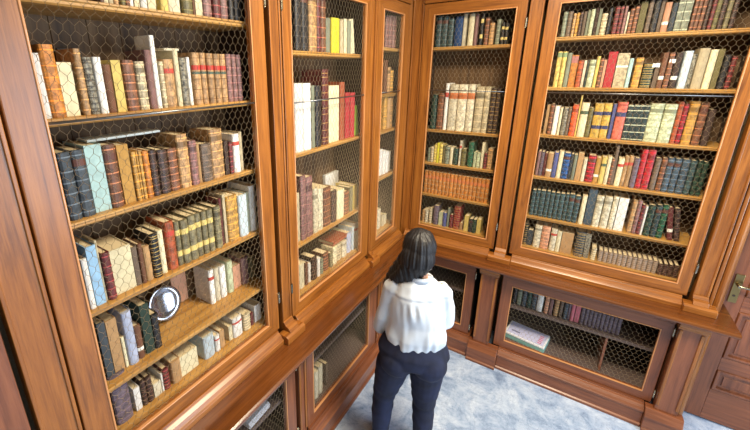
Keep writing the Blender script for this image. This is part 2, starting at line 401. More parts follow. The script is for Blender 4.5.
# back wall with the doorway
m = MB('B'); m.box(X0, 2.30, -.46, -.36, 0, ZC); m.box(3.32, X1, -.46, -.2, 0, ZC); m.box(2.30, 3.32, -.46, -.2, 2.6, ZC); m.box(2.15, 2.32, -.36, -.25, 0, ZC); m.box(2.30, 3.32, -.46, -.40, 0, 2.6)
structure(m.build('wall_back', PLA, None, 0, loc=(1, .4, 0)))
# right wall with two tall windows
m = MB('B'); wy = [(-1.9, -.5), (-4.3, -2.9)]
m.box(X1, X1+.2, 5.6, 4.3, 0, ZC); m.box(X1, X1+.2, 2.9, 1.9, 0, ZC); m.box(X1, X1+.2, .5, -.36, 0, ZC)
for a, c in wy: m.box(X1, X1+.2, -c, -a, 0, .5); m.box(X1, X1+.2, -c, -a, 3.2, ZC)
structure(m.build('wall_right', PLA, None, 0, loc=(X1, -2.5, 0)))
WHITE = simple('white_paint', srgb(226,222,212), .5)
for i, (a, c) in enumerate(wy):
    m = MB('B')
    for y in (a, c-.06, (a+c)/2-.03): m.box(X1+.06, X1+.12, -(y+.06), -y, .5, 3.2)
    for z in (.5, 1.8, 3.14): m.box(X1+.06, X1+.12, -c, -a, z, z+.06)
    structure(m.build('window_%d' % (i+1), WHITE, None, 0, loc=(X1+.09, (a+c)/2, .5)))
# panelled door in the back wall
r = structure(thing('door_1', 'panelled wooden door with brass lever handle at the right edge', None, (2.82, .2, 0)))
def panelled(root, side, t0, t1, zb, zt_, oo, panels, wd):
    m = MB(side); m.box(t0, t1, oo-.05, oo-.012, zb, zt_); m.build('backing', wd['z'], root)
    sx = panels[0][0]; ex = panels[0][1]
    for p, q in ((t0, sx), (ex, t1)): MB(side).box(p, q, oo-.05, oo, zb, zt_).build('stile', wd['z'], root, .003)
    zs = [zb]+[z for p in panels for z in (p[2], p[3])]+[zt_]
    for k in range(0, len(zs), 2): MB(side).box(sx, ex, oo-.05, oo-.0005, zs[k], zs[k+1]).build('rail', wd[ax(side)], root, .003)
    for p in panels:
        MB(side).ring(p[0]-.004, p[1]+.004, p[2]-.004, p[3]+.004, .028, oo-.013, oo+.006, .01).build('panel_moulding', wd['z'], root, .003).data.materials.append(wd['z'])
        MB(side).prof([(oo-.02, p[2]+.04), (oo-.006, p[2]+.055), (oo-.006, p[3]-.055), (oo-.02, p[3]-.04)], p[0]+.05, p[1]-.05).build('raised_panel', wd['z'], root)
panelled(r, 'B', 2.3305, 3.2815, .015, 2.55, -.18, [(2.455, 3.16, .29, .47), (2.455, 3.16, .58, .97), (2.455, 3.16, 1.09, 2.4)], WOODR)
h = MB('B'); h.vprof([(2.38, -.18), (2.38, -.174), (2.425, -.174), (2.425, -.18)], 1.03, 1.25)
hp = h.build('handle_plate', BRASS, r, .006)
h = MB('B'); h.tube((2.403, -.176, 1.175), (2.403, -.13, 1.175), .011, 12); h.tube((2.403, -.135, 1.175), (2.47, -.128, 1.178), .0095, 12); h.tube((2.468, -.128, 1.178), (2.525, -.135, 1.17), .008, 12)
h.build('lever', NICKEL, hp, .002, True)
h = MB('B'); h.tube((2.403, -.1745, 1.085), (2.403, -.172, 1.085), .008, 12); h.build('keyhole', DARK, hp)
tr = MB('B'); tr.box(2.256, 2.276, -.2, -.02, 0, 2.64); tr.vprof([(2.276, -.2)]+[(2.303+.027*math.cos(a), -.06+.035*math.sin(a)) for a in [PI-k*PI/8 for k in range(9)]]+[(2.33, -.2)], 0, 2.64)
tr.box(2.256, 3.4, -.2, -.03, 2.6, 2.7); tr.box(3.282, 3.36, -.2, -.03, 0, 2.6)
structure(tr.build('trim_1', WOOD['z'], None, .004, loc=(2.3, .1, 0)))
# door leaf at the far left
r = structure(thing('door_2', 'panelled wooden door partly visible at the lower left edge', None, (0, -3.5, 0)))
panelled(r, 'L', 3.092, 3.95, .015, 3.1, .0, [(3.19, 3.85, .2, .95), (3.19, 3.85, 1.08, 1.5), (3.19, 3.85, 1.6, 2.95)], WOODR)
BOOKS={
 'A0':'''2.590 0.016 0.200 brown b
2.574 0.015 0.190 cream p
2.557 0.015 0.210 beige p
2.539 0.017 0.200 tan b
2.519 0.017 0.190 olive b
2.500 0.015 0.200 brown b
2.484 0.013 0.200 white p
2.467 0.019 0.200 cream p
2.441 0.028 0.190 white p
2.404 0.034 0.200 cream p
2.357 0.035 0.210 yellow p
2.308 0.056 0.200 ivory p
2.250 0.048 0.220 olive b
2.217 0.011 0.200 brown p
2.192 0.035 0.210 cream p
2.145 0.046 0.220 mauve b
2.098 0.042 0.220 maroon b
2.052 0.043 0.220 mauve b
2.013 0.027 0.230 black b
1.969 0.048 0.230 black b''',
 'A1':'''2.819 0.016 0.199 white p
2.788 0.042 0.225 orange b
2.744 0.043 0.173 cream p
2.703 0.022 0.216 tan b
2.676 0.030 0.190 marble l
2.645 0.028 0.191 white p
2.615 0.027 0.167 brown p
2.582 0.034 0.182 yellow p
2.538 0.044 0.183 brown b
2.491 0.039 0.179 beige b
2.454 0.029 0.221 mauve p
2.427 0.021 0.275 white p
2.405 0.019 0.180 beige b
2.369 0.047 0.189 tan r
2.331 0.024 0.222 cream p
2.301 0.031 0.194 marble b
2.274 0.018 0.199 white p
2.238 0.040 0.218 tan R
2.200 0.030 0.219 tan R
2.166 0.035 0.217 tan R
2.128 0.034 0.216 tan R
2.092 0.033 0.216 tan R
2.053 0.031 0.218 mauve b#m
2.022 0.027 0.217 mauve b#m
1.990 0.029 0.216 mauve b#m''',
 'A2':'''2.804 0.041 0.241 slate b#s
2.761 0.043 0.242 slate b#s
2.708 0.058 0.250 aqua p
2.655 0.046 0.242 brown b
2.605 0.044 0.233 ochre p
2.570 0.018 0.200 ochre b#o
2.555 0.007 0.198 ochre b#o
2.544 0.013 0.197 ochre b#o
2.523 0.025 0.195 orange b
2.493 0.031 0.193 darkbrown b#d
2.452 0.044 0.188 darkbrown b#d
2.406 0.044 0.186 brown b
2.353 0.055 0.238 tan b
2.304 0.039 0.203 mauve b
2.273 0.018 0.181 tan p
2.233 0.059 0.179 greybrown b
2.163 0.074 0.235 tan b
2.110 0.023 0.169 darkbrown p
2.084 0.022 0.160 maroon b
2.046 0.043 0.196 white r
2.012 0.019 0.202 beige p''',
 'A3':'''2.814 0.021 0.208 white p
2.784 0.035 0.246 lightblue p
2.761 0.009 0.258 beige p
2.739 0.030 0.201 maroon b
2.680 0.083 0.194 cream p
2.627 0.021 0.175 greybrown p
2.605 0.018 0.181 brown p
2.579 0.031 0.160 tan p
2.542 0.036 0.203 black l
2.509 0.027 0.205 cream p
2.463 0.043 0.229 rust r
2.426 0.025 0.216 greyolive y
2.393 0.038 0.214 greyolive y
2.352 0.041 0.221 greyolive y
2.316 0.029 0.219 greyolive y
2.283 0.030 0.219 greyolive y
2.250 0.033 0.219 greyolive y
2.206 0.039 0.221 greyolive b
2.176 0.017 0.250 maroon p
2.153 0.017 0.266 beige p
2.106 0.072 0.247 ochre b
2.034 0.061 0.232 paleblue p
1.991 0.019 0.232 greygreen p
1.956 0.048 0.264 white p''',
 'A4':'''2.794 0.030 0.265 slate p
2.756 0.042 0.257 tan p
2.726 0.014 0.152 cream p
2.696 0.041 0.260 lavender p
2.660 0.028 0.167 brown w
2.619 0.041 0.249 darkgreen p
2.580 0.033 0.177 black b''',
 'A4b':'''2.216 0.033 0.204 white r
2.180 0.032 0.200 ivory p
2.139 0.041 0.193 white p
2.086 0.040 0.195 palegreen p
2.035 0.056 0.144 salmon p
1.975 0.055 0.171 mauve p
1.897 0.054 0.143 greyolive p''',
 'A5':'''2.779 0.069 0.250 purplegrey b
2.715 0.028 0.121 white p
2.684 0.021 0.137 darkbrown b
2.658 0.028 0.137 darkbrown b
2.623 0.037 0.075 ivory p
2.596 0.010 0.102 white p
2.574 0.030 0.117 maroon b
2.521 0.051 0.125 tan p''',
 'A5b':'''2.446 0.100 0.116 cream p
2.323 0.067 0.132 paleblue p
2.270 0.030 0.099 white r
2.237 0.031 0.107 tan p
2.174 0.025 0.093 cream p
2.124 0.068 0.124 white r
2.057 0.051 0.111 beige b
2.013 0.026 0.084 maroon p
1.964 0.054 0.113 white p''',
 'B0':'''1.510 0.059 0.340 black b#k
1.447 0.063 0.340 black b#k
1.372 0.078 0.360 tan b
1.309 0.042 0.360 maroon b
1.260 0.050 0.360 brown b
1.206 0.052 0.206 greygreen p
1.112 0.096 0.215 brightyellow p
1.038 0.038 0.214 beige p
0.994 0.039 0.222 cream p
0.945 0.048 0.214 greygreen p
0.885 0.059 0.228 cream t''',
 'B1':'''1.521 0.080 0.414 white p#w
1.440 0.077 0.412 white p#w
1.379 0.034 0.396 greygreen p
1.323 0.062 0.394 black b
1.236 0.068 0.493 maroon l
1.124 0.128 0.387 cream p
1.020 0.061 0.407 rust p
0.947 0.064 0.331 red p#r
0.876 0.063 0.328 red p#r''',
 'B2':'''1.554 0.041 0.342 beige p
1.501 0.056 0.448 mauve b#v
1.433 0.071 0.425 mauve b#v
1.365 0.053 0.326 ivory b#i
1.305 0.058 0.310 ivory b#i
1.218 0.089 0.295 brown b
1.133 0.064 0.248 darkbrown b
1.040 0.098 0.230 cream p
0.942 0.071 0.187 brown b
0.870 0.047 0.202 greyolive p
0.807 0.066 0.203 yellow p''',
 'B3':'''1.533 0.057 0.191 cream p
1.483 0.030 0.175 brown p
1.443 0.031 0.149 white p
1.391 0.057 0.180 darkbrown b
1.342 0.033 0.150 white p
1.300 0.039 0.123 greygreen b
1.237 0.067 0.144 brown b
1.175 0.039 0.118 greyolive b
1.119 0.058 0.144 cream b
1.051 0.066 0.150 beige b
0.978 0.068 0.138 ivory b
0.894 0.068 0.176 lavender p
0.836 0.037 0.207 paleblue p
0.783 0.048 0.224 white r''',
 'C0':'''0.305 0.062 0.248 mauve b#c
0.237 0.062 0.255 mauve b#c
0.168 0.064 0.257 mauve b#c''',
 'C1':'''0.301 0.056 0.275 brown p
0.239 0.046 0.219 tan b
0.181 0.047 0.195 ochre b''',
 'C2':'''0.282 0.057 0.284 ochre b
0.215 0.053 0.268 tan p
0.149 0.055 0.276 tan b''',
 'C3':'''0.328 0.052 0.243 white p#x
0.264 0.053 0.224 white p#x
0.201 0.049 0.207 white p#x
0.142 0.044 0.192 white p#x''',
 'C4':'''0.321 0.060 0.200 ivory b
0.242 0.050 0.120 beige p
0.182 0.045 0.100 cream p''',
 'D0':'''0.210 0.045 0.247 teal b#t
0.260 0.048 0.243 teal b#t
0.311 0.045 0.224 teal b#t
0.375 0.066 0.233 blue p
0.425 0.025 0.250 ivory p
0.476 0.044 0.244 cream p
0.515 0.024 0.240 mauve p
0.559 0.022 0.246 black y
0.598 0.031 0.205 brown b
0.638 0.034 0.165 tan b
0.684 0.029 0.189 greygreen b
0.718 0.021 0.163 black y#g
0.745 0.023 0.157 black y#g''',
 'D1':'''0.222 0.047 0.310 darkgreen b
0.279 0.051 0.323 brown b
0.327 0.029 0.408 white r
0.387 0.073 0.399 ivory o
0.464 0.074 0.400 ivory o
0.533 0.058 0.401 ivory o
0.605 0.065 0.382 beige b#e
0.663 0.043 0.383 beige b#e
0.710 0.038 0.373 darkbrown l#f
0.748 0.031 0.370 darkbrown l#f''',
 'D2':'''0.210 0.026 0.130 greygreen b
0.239 0.025 0.145 beige b
0.267 0.024 0.170 yellow b
0.291 0.023 0.184 brightyellow p
0.320 0.030 0.176 yellow b
0.348 0.019 0.168 olive p
0.379 0.037 0.160 greygreen b
0.415 0.028 0.158 cream p
0.453 0.039 0.151 darkgreen b
0.491 0.017 0.226 ivory r
0.523 0.040 0.153 olive b
0.581 0.044 0.224 green b
0.620 0.025 0.137 palegreen b
0.650 0.028 0.136 palegreen b
0.679 0.022 0.229 cream p
0.708 0.022 0.142 maroon b
0.743 0.039 0.183 tan b''',
 'D4':'''0.200 0.026 0.120 tan b
0.232 0.032 0.133 ivory b
0.271 0.029 0.153 beige b
0.323 0.047 0.193 purplegrey b
0.372 0.037 0.133 palegreen p
0.410 0.034 0.136 blueviolet p
0.441 0.021 0.189 greygreen p
0.474 0.028 0.133 maroon b
0.522 0.059 0.223 crimson l
0.568 0.024 0.050 tan p
0.611 0.037 0.152 yellow p
0.650 0.033 0.127 black b
0.683 0.031 0.129 darkgreen b
0.721 0.035 0.138 yellow p''',
 'E0':'''1.123 0.026 0.169 greygreen b
1.153 0.029 0.171 greybrown b
1.180 0.017 0.155 tan b
1.200 0.017 0.158 ochre b
1.220 0.017 0.160 darkbrown b
1.241 0.020 0.163 greybrown p
1.262 0.016 0.169 greygreen p
1.284 0.024 0.172 palegreen b
1.308 0.016 0.178 darkbrown p
1.327 0.017 0.172 greygreen p
1.354 0.032 0.140 beige b
1.383 0.018 0.171 black b
1.418 0.025 0.176 maroon b#h
1.443 0.018 0.177 maroon b#h
1.464 0.016 0.175 mauve b
1.480 0.011 0.137 ivory p
1.499 0.020 0.160 brown b
1.522 0.021 0.170 brown b
1.553 0.034 0.194 olive p
1.589 0.024 0.250 greybrown b
1.619 0.028 0.260 black b
1.646 0.017 0.260 greybrown p
1.674 0.033 0.177 salmon w
1.705 0.025 0.169 slate p
1.736 0.030 0.260 greygreen Y
1.770 0.033 0.260 greygreen Y
1.802 0.017 0.240 brown b#j
1.821 0.017 0.240 brown b#j
1.841 0.018 0.240 brown b#j
1.863 0.018 0.250 darkbrown b
1.883 0.017 0.250 maroon b
1.904 0.021 0.260 olive b
1.928 0.022 0.250 darkbrown b
1.953 0.021 0.270 greyolive b
1.977 0.022 0.250 darkbrown b''',
 'E1':'''1.130 0.031 0.252 yellow T
1.162 0.028 0.251 yellow T
1.192 0.027 0.241 greygreen p
1.228 0.040 0.226 orange u
1.268 0.031 0.188 rust b
1.295 0.016 0.188 ivory p
1.312 0.011 0.192 teal p
1.337 0.036 0.191 palegreen b
1.368 0.021 0.213 yellow p
1.390 0.019 0.199 brown b
1.410 0.016 0.189 salmon p
1.445 0.049 0.241 red p
1.506 0.065 0.230 beige W
1.552 0.023 0.195 aqua p
1.595 0.040 0.198 ochre b
1.647 0.053 0.160 darkgreen l
1.693 0.023 0.168 greybrown p
1.720 0.027 0.226 brown w
1.751 0.026 0.225 brown b
1.784 0.032 0.224 darkbrown w
1.828 0.040 0.232 paleblue p
1.860 0.021 0.213 marble p
1.897 0.049 0.246 beige p
1.942 0.035 0.236 cream p
1.975 0.026 0.239 olive p
2.007 0.027 0.204 black b
2.037 0.023 0.195 maroon b''',
 'E2':'''1.114 0.020 0.223 tan p
1.141 0.024 0.233 brown b
1.174 0.034 0.218 white p
1.202 0.017 0.209 cream p
1.231 0.031 0.210 marble l
1.257 0.018 0.211 greybrown b
1.288 0.037 0.235 orangered b
1.314 0.011 0.301 yellow p
1.346 0.047 0.250 cream g
1.385 0.026 0.217 olive b
1.429 0.053 0.249 gold N
1.480 0.046 0.251 gold N
1.518 0.021 0.249 blueviolet p
1.559 0.056 0.263 coral n
1.606 0.029 0.247 darkteal Y
1.637 0.029 0.248 darkteal Y
1.667 0.027 0.249 darkteal Y
1.694 0.024 0.250 darkteal Y
1.743 0.070 0.261 palegreen b
1.812 0.062 0.260 palegreen b
1.858 0.024 0.275 rust b
1.885 0.025 0.263 crimson b
1.924 0.045 0.281 ochre b
1.970 0.039 0.275 brown b
2.012 0.033 0.234 darkbrown p''',
 'E3':'''1.106 0.021 0.199 mauve p
1.130 0.023 0.196 purplegrey b
1.153 0.018 0.189 maroon p
1.185 0.039 0.191 tan w
1.222 0.030 0.202 blueviolet p
1.254 0.031 0.216 cream p
1.293 0.044 0.206 blue b
1.327 0.018 0.201 slate p
1.349 0.022 0.198 greygreen p
1.381 0.036 0.214 tan p
1.413 0.024 0.174 ivory p
1.452 0.047 0.206 crimson b
1.493 0.031 0.193 ochre w
1.526 0.031 0.202 yellow g
1.555 0.023 0.210 cream p
1.577 0.016 0.199 brown b
1.595 0.017 0.303 greybrown t2
1.623 0.033 0.205 cream r
1.652 0.022 0.224 tan r#p
1.677 0.026 0.228 tan r#p
1.708 0.030 0.219 purplegrey b
1.741 0.031 0.285 red b#q
1.778 0.039 0.286 red b#q
1.819 0.029 0.233 greybrown b
1.852 0.027 0.237 brown b
1.884 0.032 0.242 slateblue b#z
1.920 0.032 0.241 slateblue b#z
1.960 0.038 0.241 slateblue b#z
1.997 0.031 0.237 teal b
2.029 0.025 0.241 darkgreen b#y
2.055 0.024 0.235 darkgreen b#y''',
 'E4':'''1.115 0.029 0.217 teal b#a
1.145 0.026 0.222 teal b#a
1.179 0.037 0.223 teal b#a
1.215 0.028 0.224 teal b#a
1.247 0.029 0.220 teal b#a
1.280 0.029 0.221 teal b#a
1.313 0.032 0.222 teal b#a
1.345 0.025 0.225 teal b#a
1.377 0.036 0.229 teal b#a
1.415 0.034 0.221 teal b#a
1.457 0.031 0.234 cream p
1.503 0.050 0.291 slateblue p
1.552 0.044 0.248 ivory b#b
1.602 0.046 0.252 ivory b#b
1.645 0.032 0.261 ivory b#b
1.692 0.054 0.257 white p
1.757 0.025 0.254 tan b
1.783 0.022 0.259 mauve b
1.807 0.021 0.232 maroon b
1.826 0.013 0.220 white p
1.854 0.035 0.236 darkgreen b
1.891 0.032 0.244 darkteal b
1.925 0.033 0.251 green b''',
 'E5':'''1.100 0.027 0.189 black l
1.137 0.040 0.138 slate p
1.190 0.051 0.199 ivory b
1.247 0.059 0.201 salmon b
1.304 0.042 0.192 ivory r
1.342 0.032 0.179 cream p
1.400 0.079 0.177 tan p
1.486 0.061 0.210 slate l
1.539 0.035 0.207 marble t2
1.584 0.031 0.104 beige b
1.629 0.027 0.089 taupe b#sm
1.659 0.027 0.089 taupe b#sm
1.688 0.027 0.090 taupe b#sm
1.717 0.027 0.090 taupe b#sm
1.746 0.027 0.091 taupe b#sm
1.775 0.027 0.092 taupe b#sm
1.805 0.027 0.093 taupe b#sm
1.834 0.027 0.094 taupe b#sm
1.863 0.027 0.095 taupe b#sm
1.892 0.027 0.096 taupe b#sm
1.921 0.027 0.097 taupe b#sm
1.951 0.027 0.098 taupe b#sm
1.982 0.026 0.085 darkbrown b#sn
2.010 0.026 0.089 darkbrown b#sn
2.038 0.026 0.092 darkbrown b#sn
2.066 0.026 0.096 darkbrown b#sn''',
 'F':'''1.106 0.028 0.160 black b
1.142 0.036 0.170 greygreen b
1.181 0.035 0.160 slate b
1.219 0.032 0.160 darkgreen b
1.256 0.035 0.160 slate b
1.300 0.045 0.170 white w
1.350 0.029 0.160 salmon b
1.381 0.026 0.150 mauve p
1.420 0.030 0.150 tan b
1.454 0.025 0.150 greybrown b
1.486 0.025 0.150 slate b
1.510 0.017 0.150 purplegrey b
1.534 0.026 0.160 pink p#pk
1.567 0.032 0.160 pink p#pk
1.601 0.024 0.150 purplegrey b#fg
1.627 0.024 0.150 purplegrey b#fg
1.653 0.024 0.150 purplegrey b#fg
1.679 0.024 0.150 purplegrey b#fg
1.705 0.024 0.150 purplegrey b#fg
1.731 0.024 0.150 purplegrey b#fg
1.757 0.024 0.150 purplegrey b#fg
1.782 0.024 0.150 purplegrey b#fg
1.808 0.024 0.150 purplegrey b#fg
1.834 0.024 0.150 purplegrey b#fg''',
 'D3':'''0.199 0.033 0.218 orange o#or
0.234 0.033 0.217 orange o#or
0.268 0.033 0.216 orange o#or
0.303 0.033 0.216 orange o#or
0.337 0.033 0.215 orange o#or
0.372 0.033 0.215 orange o#or
0.406 0.033 0.214 orange o#or
0.441 0.033 0.214 orange o#or
0.475 0.033 0.214 orange o#or
0.510 0.033 0.214 orange o#or
0.544 0.033 0.213 orange o#or
0.579 0.033 0.213 orange o#or
0.614 0.033 0.213 orange o#or
0.648 0.033 0.213 orange o#or
0.683 0.033 0.213 orange o#or
0.717 0.033 0.213 orange o#or
0.752 0.033 0.214 orange o#or''',
}
# ---------------------------------------------------------------- books
CASE = {'A': 'wide left bookcase', 'B': 'middle left bookcase', 'C': 'narrow left bookcase', 'D': 'narrow back bookcase', 'E': 'wide back bookcase', 'F': 'low wide back cabinet'}
ROW = {  # row: side, shelf height, setback of the spines, shelf words
 'A0': ('L', 2.84, .075, 'top shelf'), 'A1': ('L', 2.475, .075, 'second shelf'), 'A2': ('L', 2.12, .075, 'third shelf'), 'A3': ('L', 1.76, .075, 'fourth shelf'),
 'A4': ('L', 1.40, .10, 'fifth shelf'), 'A4b': ('L', 1.40, .16, 'fifth shelf'), 'A5': ('L', 1.158, .09, 'bottom shelf'), 'A5b': ('L', 1.158, .09, 'bottom shelf'),
 'B0': ('L', 2.725, .08, 'top shelf'), 'B1': ('L', 2.13, .08, 'second shelf'), 'B2': ('L', 1.52, .08, 'third shelf'), 'B3': ('L', 1.158, .08, 'bottom shelf'),
 'C0': ('L', 2.79, .09, 'top shelf'), 'C1': ('L', 2.42, .09, 'second shelf'), 'C2': ('L', 2.11, .09, 'third shelf'), 'C3': ('L', 1.69, .09, 'fourth shelf'), 'C4': ('L', 1.158, .09, 'bottom shelf'),
 'D0': ('B', 2.80, .08, 'top shelf'), 'D1': ('B', 2.09, .08, 'second shelf'), 'D2': ('B', 1.778, .08, 'third shelf'), 'D3': ('B', 1.469, .08, 'fourth shelf'), 'D4': ('B', 1.158, .08, 'bottom shelf'),
 'E0': ('B', 2.832, .08, 'top shelf'), 'E1': ('B', 2.48, .08, 'second shelf'), 'E2': ('B', 2.12, .08, 'third shelf'), 'E3': ('B', 1.78, .08, 'fourth shelf'), 'E4': ('B', 1.436, .08, 'fifth shelf'), 'E5': ('B', 1.158, .08, 'bottom shelf'),
 'F': ('B', .61, .0, 'upper shelf')}
ORD = ['', 'first', 'second', 'third', 'fourth', 'fifth', 'sixth', 'seventh', 'eighth', 'ninth', 'tenth', 'eleventh', 'twelfth', 'thirteenth', 'fourteenth', 'fifteenth', 'sixteenth', 'seventeenth', 'eighteenth', 'nineteenth', 'twentieth']
def spine(w, round_):
    """outline of the spine, x across the thickness, y towards the reader is negative"""
    h = w/2; b = min(.3*w, .011) if round_ else .0012
    n = 6 if round_ else 2
    return [(-h*math.cos(PI*i/n), -b*math.sin(PI*i/n)) for i in range(n+1)]
def strip(bm, w, round_, z0, z1, e, d0=.004):
    """a band wrapped round the spine, e proud of it"""
    out = spine(w+2*e, round_); out = [(x, y-e) for x, y in out]; out = [(out[0][0], d0)]+out+[(out[-1][0], d0)]
    a = [bm.verts.new((x, y, z0)) for x, y in out]; b = [bm.verts.new((x, y, z1)) for x, y in out]
    n = len(out)
    for i in range(n): bm.faces.new([a[i], a[(i+1) % n], b[(i+1) % n], b[i]])
    bm.faces.new(a[::-1]); bm.faces.new(b)
def sleeve(root, w, h, rnd, segs, cover):
    """one thin piece round the spine with its bands and labels"""
    cuts = sorted({0.0, h} | {s[0] for s in segs} | {s[1] for s in segs}); bm = bmesh.new(); mats = [cover]; prev = None
    for z0, z1 in zip(cuts, cuts[1:]):
        if z1-z0 < 1e-6: continue
        hit = [s for s in segs if s[0]-1e-7 <= z0 and s[1]+1e-7 >= z1]; e, mt = (hit[-1][2], hit[-1][3]) if hit else (.0003, cover)
        if mt not in mats: mats.append(mt)
        out = [(x, y-e) for x, y in spine(w+2*e, rnd)]; out = [(out[0][0], .004)]+out+[(out[-1][0], .004)]
        A = [bm.verts.new((x, y, z0)) for x, y in out]; B = [bm.verts.new((x, y, z1)) for x, y in out]; n = len(out)
        for i in range(n-1): bm.faces.new([A[i], A[i+1], B[i+1], B[i]]).material_index = mats.index(mt)
        if prev:
            for i in range(n-1): bm.faces.new([prev[i], prev[i+1], A[i+1], A[i]]).material_index = mats.index(mt)
        prev = B
    bmesh_obj('spine', bm, mats[0], root, mats[1:])
def bmesh_obj(name, bm, mat, parent, mats=None):
    bmesh.ops.recalc_face_normals(bm, faces=bm.faces)
    me = bpy.data.meshes.new(name); bm.to_mesh(me); bm.free(); me.materials.append(mat)
    for x in mats or []: me.materials.append(x)
    o = bpy.data.objects.new(name, me); C.objects.link(o)
    if parent: o.parent = parent
    return o
_lm = {}
def flat(c, rough=.6, metal=0):
    if (c, metal) not in _lm: _lm[(c, metal)] = simple('label_'+('gilt' if metal else '%d_%d_%d' % c), srgb(*c), rough, metal)
    return _lm[(c, metal)]
rb = random.Random(5)
def make_book(w, h, depth, col, st):
    leather = st[0] in 'blyoWNnuTRYr' and not (st[0] in 'r' and col in ('white', 'cream')) and col not in ('white',)
    rnd = st[0] in 'blryoRNnTgw' or (st[0] == 'p' and rb.random() < .5)
    w = max(w-.0012, .006); sp = spine(w, rnd)
    t = min(.0035, w*.14); bm = bmesh.new()
    # case: outer outline (spine + boards) minus inner channel, open at the fore edge
    inner = [(w/2-t, .006), (-w/2+t, .006)]
    out = sp + [(w/2, depth), (w/2-t, depth), (w/2-t, .006), (-w/2+t, .006), (-w/2+t, depth), (-w/2, depth)]
    a = [bm.verts.new((x, y, 0)) for x, y in out]; b = [bm.verts.new((x, y, h)) for x, y in out]
    n = len(out)
    for i in range(n): bm.faces.new([a[i], a[(i+1) % n], b[(i+1) % n], b[i]])
    # caps as three convex-ish pieces
    k = len(sp)
    for lv, fl in ((a, 1), (b, 0)):
        for f in (lv[:k]+[lv[k+2], lv[k+3]], [lv[k-1], lv[k], lv[k+1], lv[k+2]], [lv[0], lv[k+3], lv[k+4], lv[k+5]]):
            bm.faces.new(f[::-1] if fl else f)
    root = bmesh_obj('book', bm, bookmat(col, leather), None)
    bm = bmesh.new(); m = .0035
    p = [(-w/2+t, .0062), (w/2-t, .0062), (w/2-t, depth-m), (-w/2+t, depth-m)]
    a = [bm.verts.new((x, y, m)) for x, y in p]; b = [bm.verts.new((x, y, h-m)) for x, y in p]
    for i in range(4): bm.faces.new([a[i], a[(i+1) % 4], b[(i+1) % 4], b[i]])
    bm.faces.new(a[::-1]); bm.faces.new(b)
    bmesh_obj('pages', bm, PAGES, root)
    s0 = st[0]
    segs = []
    def bands(fr, th, e, mat, name='raised_bands'):
        for f in fr: segs.append((max(0, h*f-th/2), min(h, h*f+th/2), e, mat))
    pal = {'r': (176, 62, 48), 'R': (176, 52, 40), 'o': (190, 110, 62), 'w': (232, 228, 214), 'g': (70, 84, 62)}
    if s0 == 'b':
        fr = [.08, .24, .4, .56, .72, .93]; dark = sum(COL[col]) < 260
        k = 1.7 if dark else (.62 if sum(COL[col]) > 520 else 1.45)
        k = 1.45 if dark else (1.18 if k > 1 else .8); c = tuple(int(min(255, v*k+(16 if dark else 0))) for v in COL[col])
        bands(fr, .0045, .0012, flat(c, .45))
        if w > .03 and rb.random() < .45: 
            c2 = tuple(int(v*.6) for v in COL[col]) if not dark else (88, 52, 40)
            bands([.82], h*.1, .0006, flat(c2, .5), 'title_label')
    elif s0 == 'l': bands([.05, .1, .2, .3, .42, .5, .6, .7, .8, .9, .95], .0035, .0008, GILT if sum(COL[col]) < 300 else flat((70, 64, 56)), 'tooled_bands')
    elif s0 in 'ro' and st != 'R':
        bands([.76], h*(.13 if s0 == 'o' else .1), .0008, flat(pal[s0]), 'title_label')
        if s0 == 'o': bands([.2, .42, .6], .003, .0008, flat((188, 170, 130)), 'raised_bands')
        if col == 'orange': pass
    elif s0 == 'R':
        bands([.72], h*.09, .0008, flat(pal['R']), 'title_label'); bands([.62], h*.05, .0008, flat((70, 84, 70)), 'volume_label')
        bands([.1, .3, .5, .9], .003, .0008, flat((120, 82, 46)), 'raised_bands')
    elif s0 in 'wg': bands([.3 if s0 == 'w' else .72], h*.1, .0008, flat(pal[s0]), 'title_label')
    elif s0 == 'y': bands([.28, .75], h*.12, .0008, flat((206, 184, 110)), 'title_label')
    elif s0 == 'W': bands([.62], h*.045, .0008, flat((240, 240, 236)), 'paper_band')
    elif s0 == 'Y': bands([.04, .24, .44, .64, .84, .97], .005, .001, flat((196, 200, 170)), 'raised_bands')
    elif s0 == 'N': bands([.32, .72], h*.1, .0008, flat((46, 50, 84)), 'title_label')
    elif s0 == 'n': bands([.68], h*.12, .0008, flat((52, 54, 88)), 'title_label'); bands([.93], .008, .0008, flat((140, 50, 40)), 'head_band')
    elif s0 == 'T': bands([.91], h*.13, .0008, flat((120, 140, 100)), 'title_label'); bands([.2, .4, .6], .003, .0008, flat((160, 120, 50)), 'raised_bands')
    elif s0 == 'u': bands([.86], h*.2, .0008, flat((150, 96, 92)), 'title_label')
    if segs: sleeve(root, w, h, rnd, segs, bookmat(col, leather))
    return root
bt = {}
def style_words(c, st):
    s = st.split('#')[0]; n = cname(c)
    d = {'b': '%s leather book' % n, 'p': '%s plain book' % n, 'l': '%s gilt-tooled book' % n, 'r': '%s book with red label' % n, 'R': '%s leather book with red label' % n,
      'o': '%s book with brown label' % n, 'w': '%s book with white label' % n, 'W': '%s book with white band' % n, 'y': '%s book with yellow bands' % n, 'Y': '%s book with pale ribs' % n,
      'N': '%s book with navy bands' % n, 'n': '%s book with navy label' % n, 'T': '%s book with green top' % n, 'u': '%s book with mauve top' % n, 'g': '%s book with dark label' % n,
      't': '%s leaning book' % n, 't2': '%s tall slim book' % n}
    return d[s]
allb = []; placed = []
for row, txt in BOOKS.items():
    L = [l.split() for l in txt.strip().split('\n')]
    L = [(float(a), float(b), float(c), d, e) for a, b, c, d, e in L]
    allb.append((row, L))
merged = {}
for row, L in allb: merged.setdefault(row.rstrip('b'), []).extend([(row,)+x for x in L])
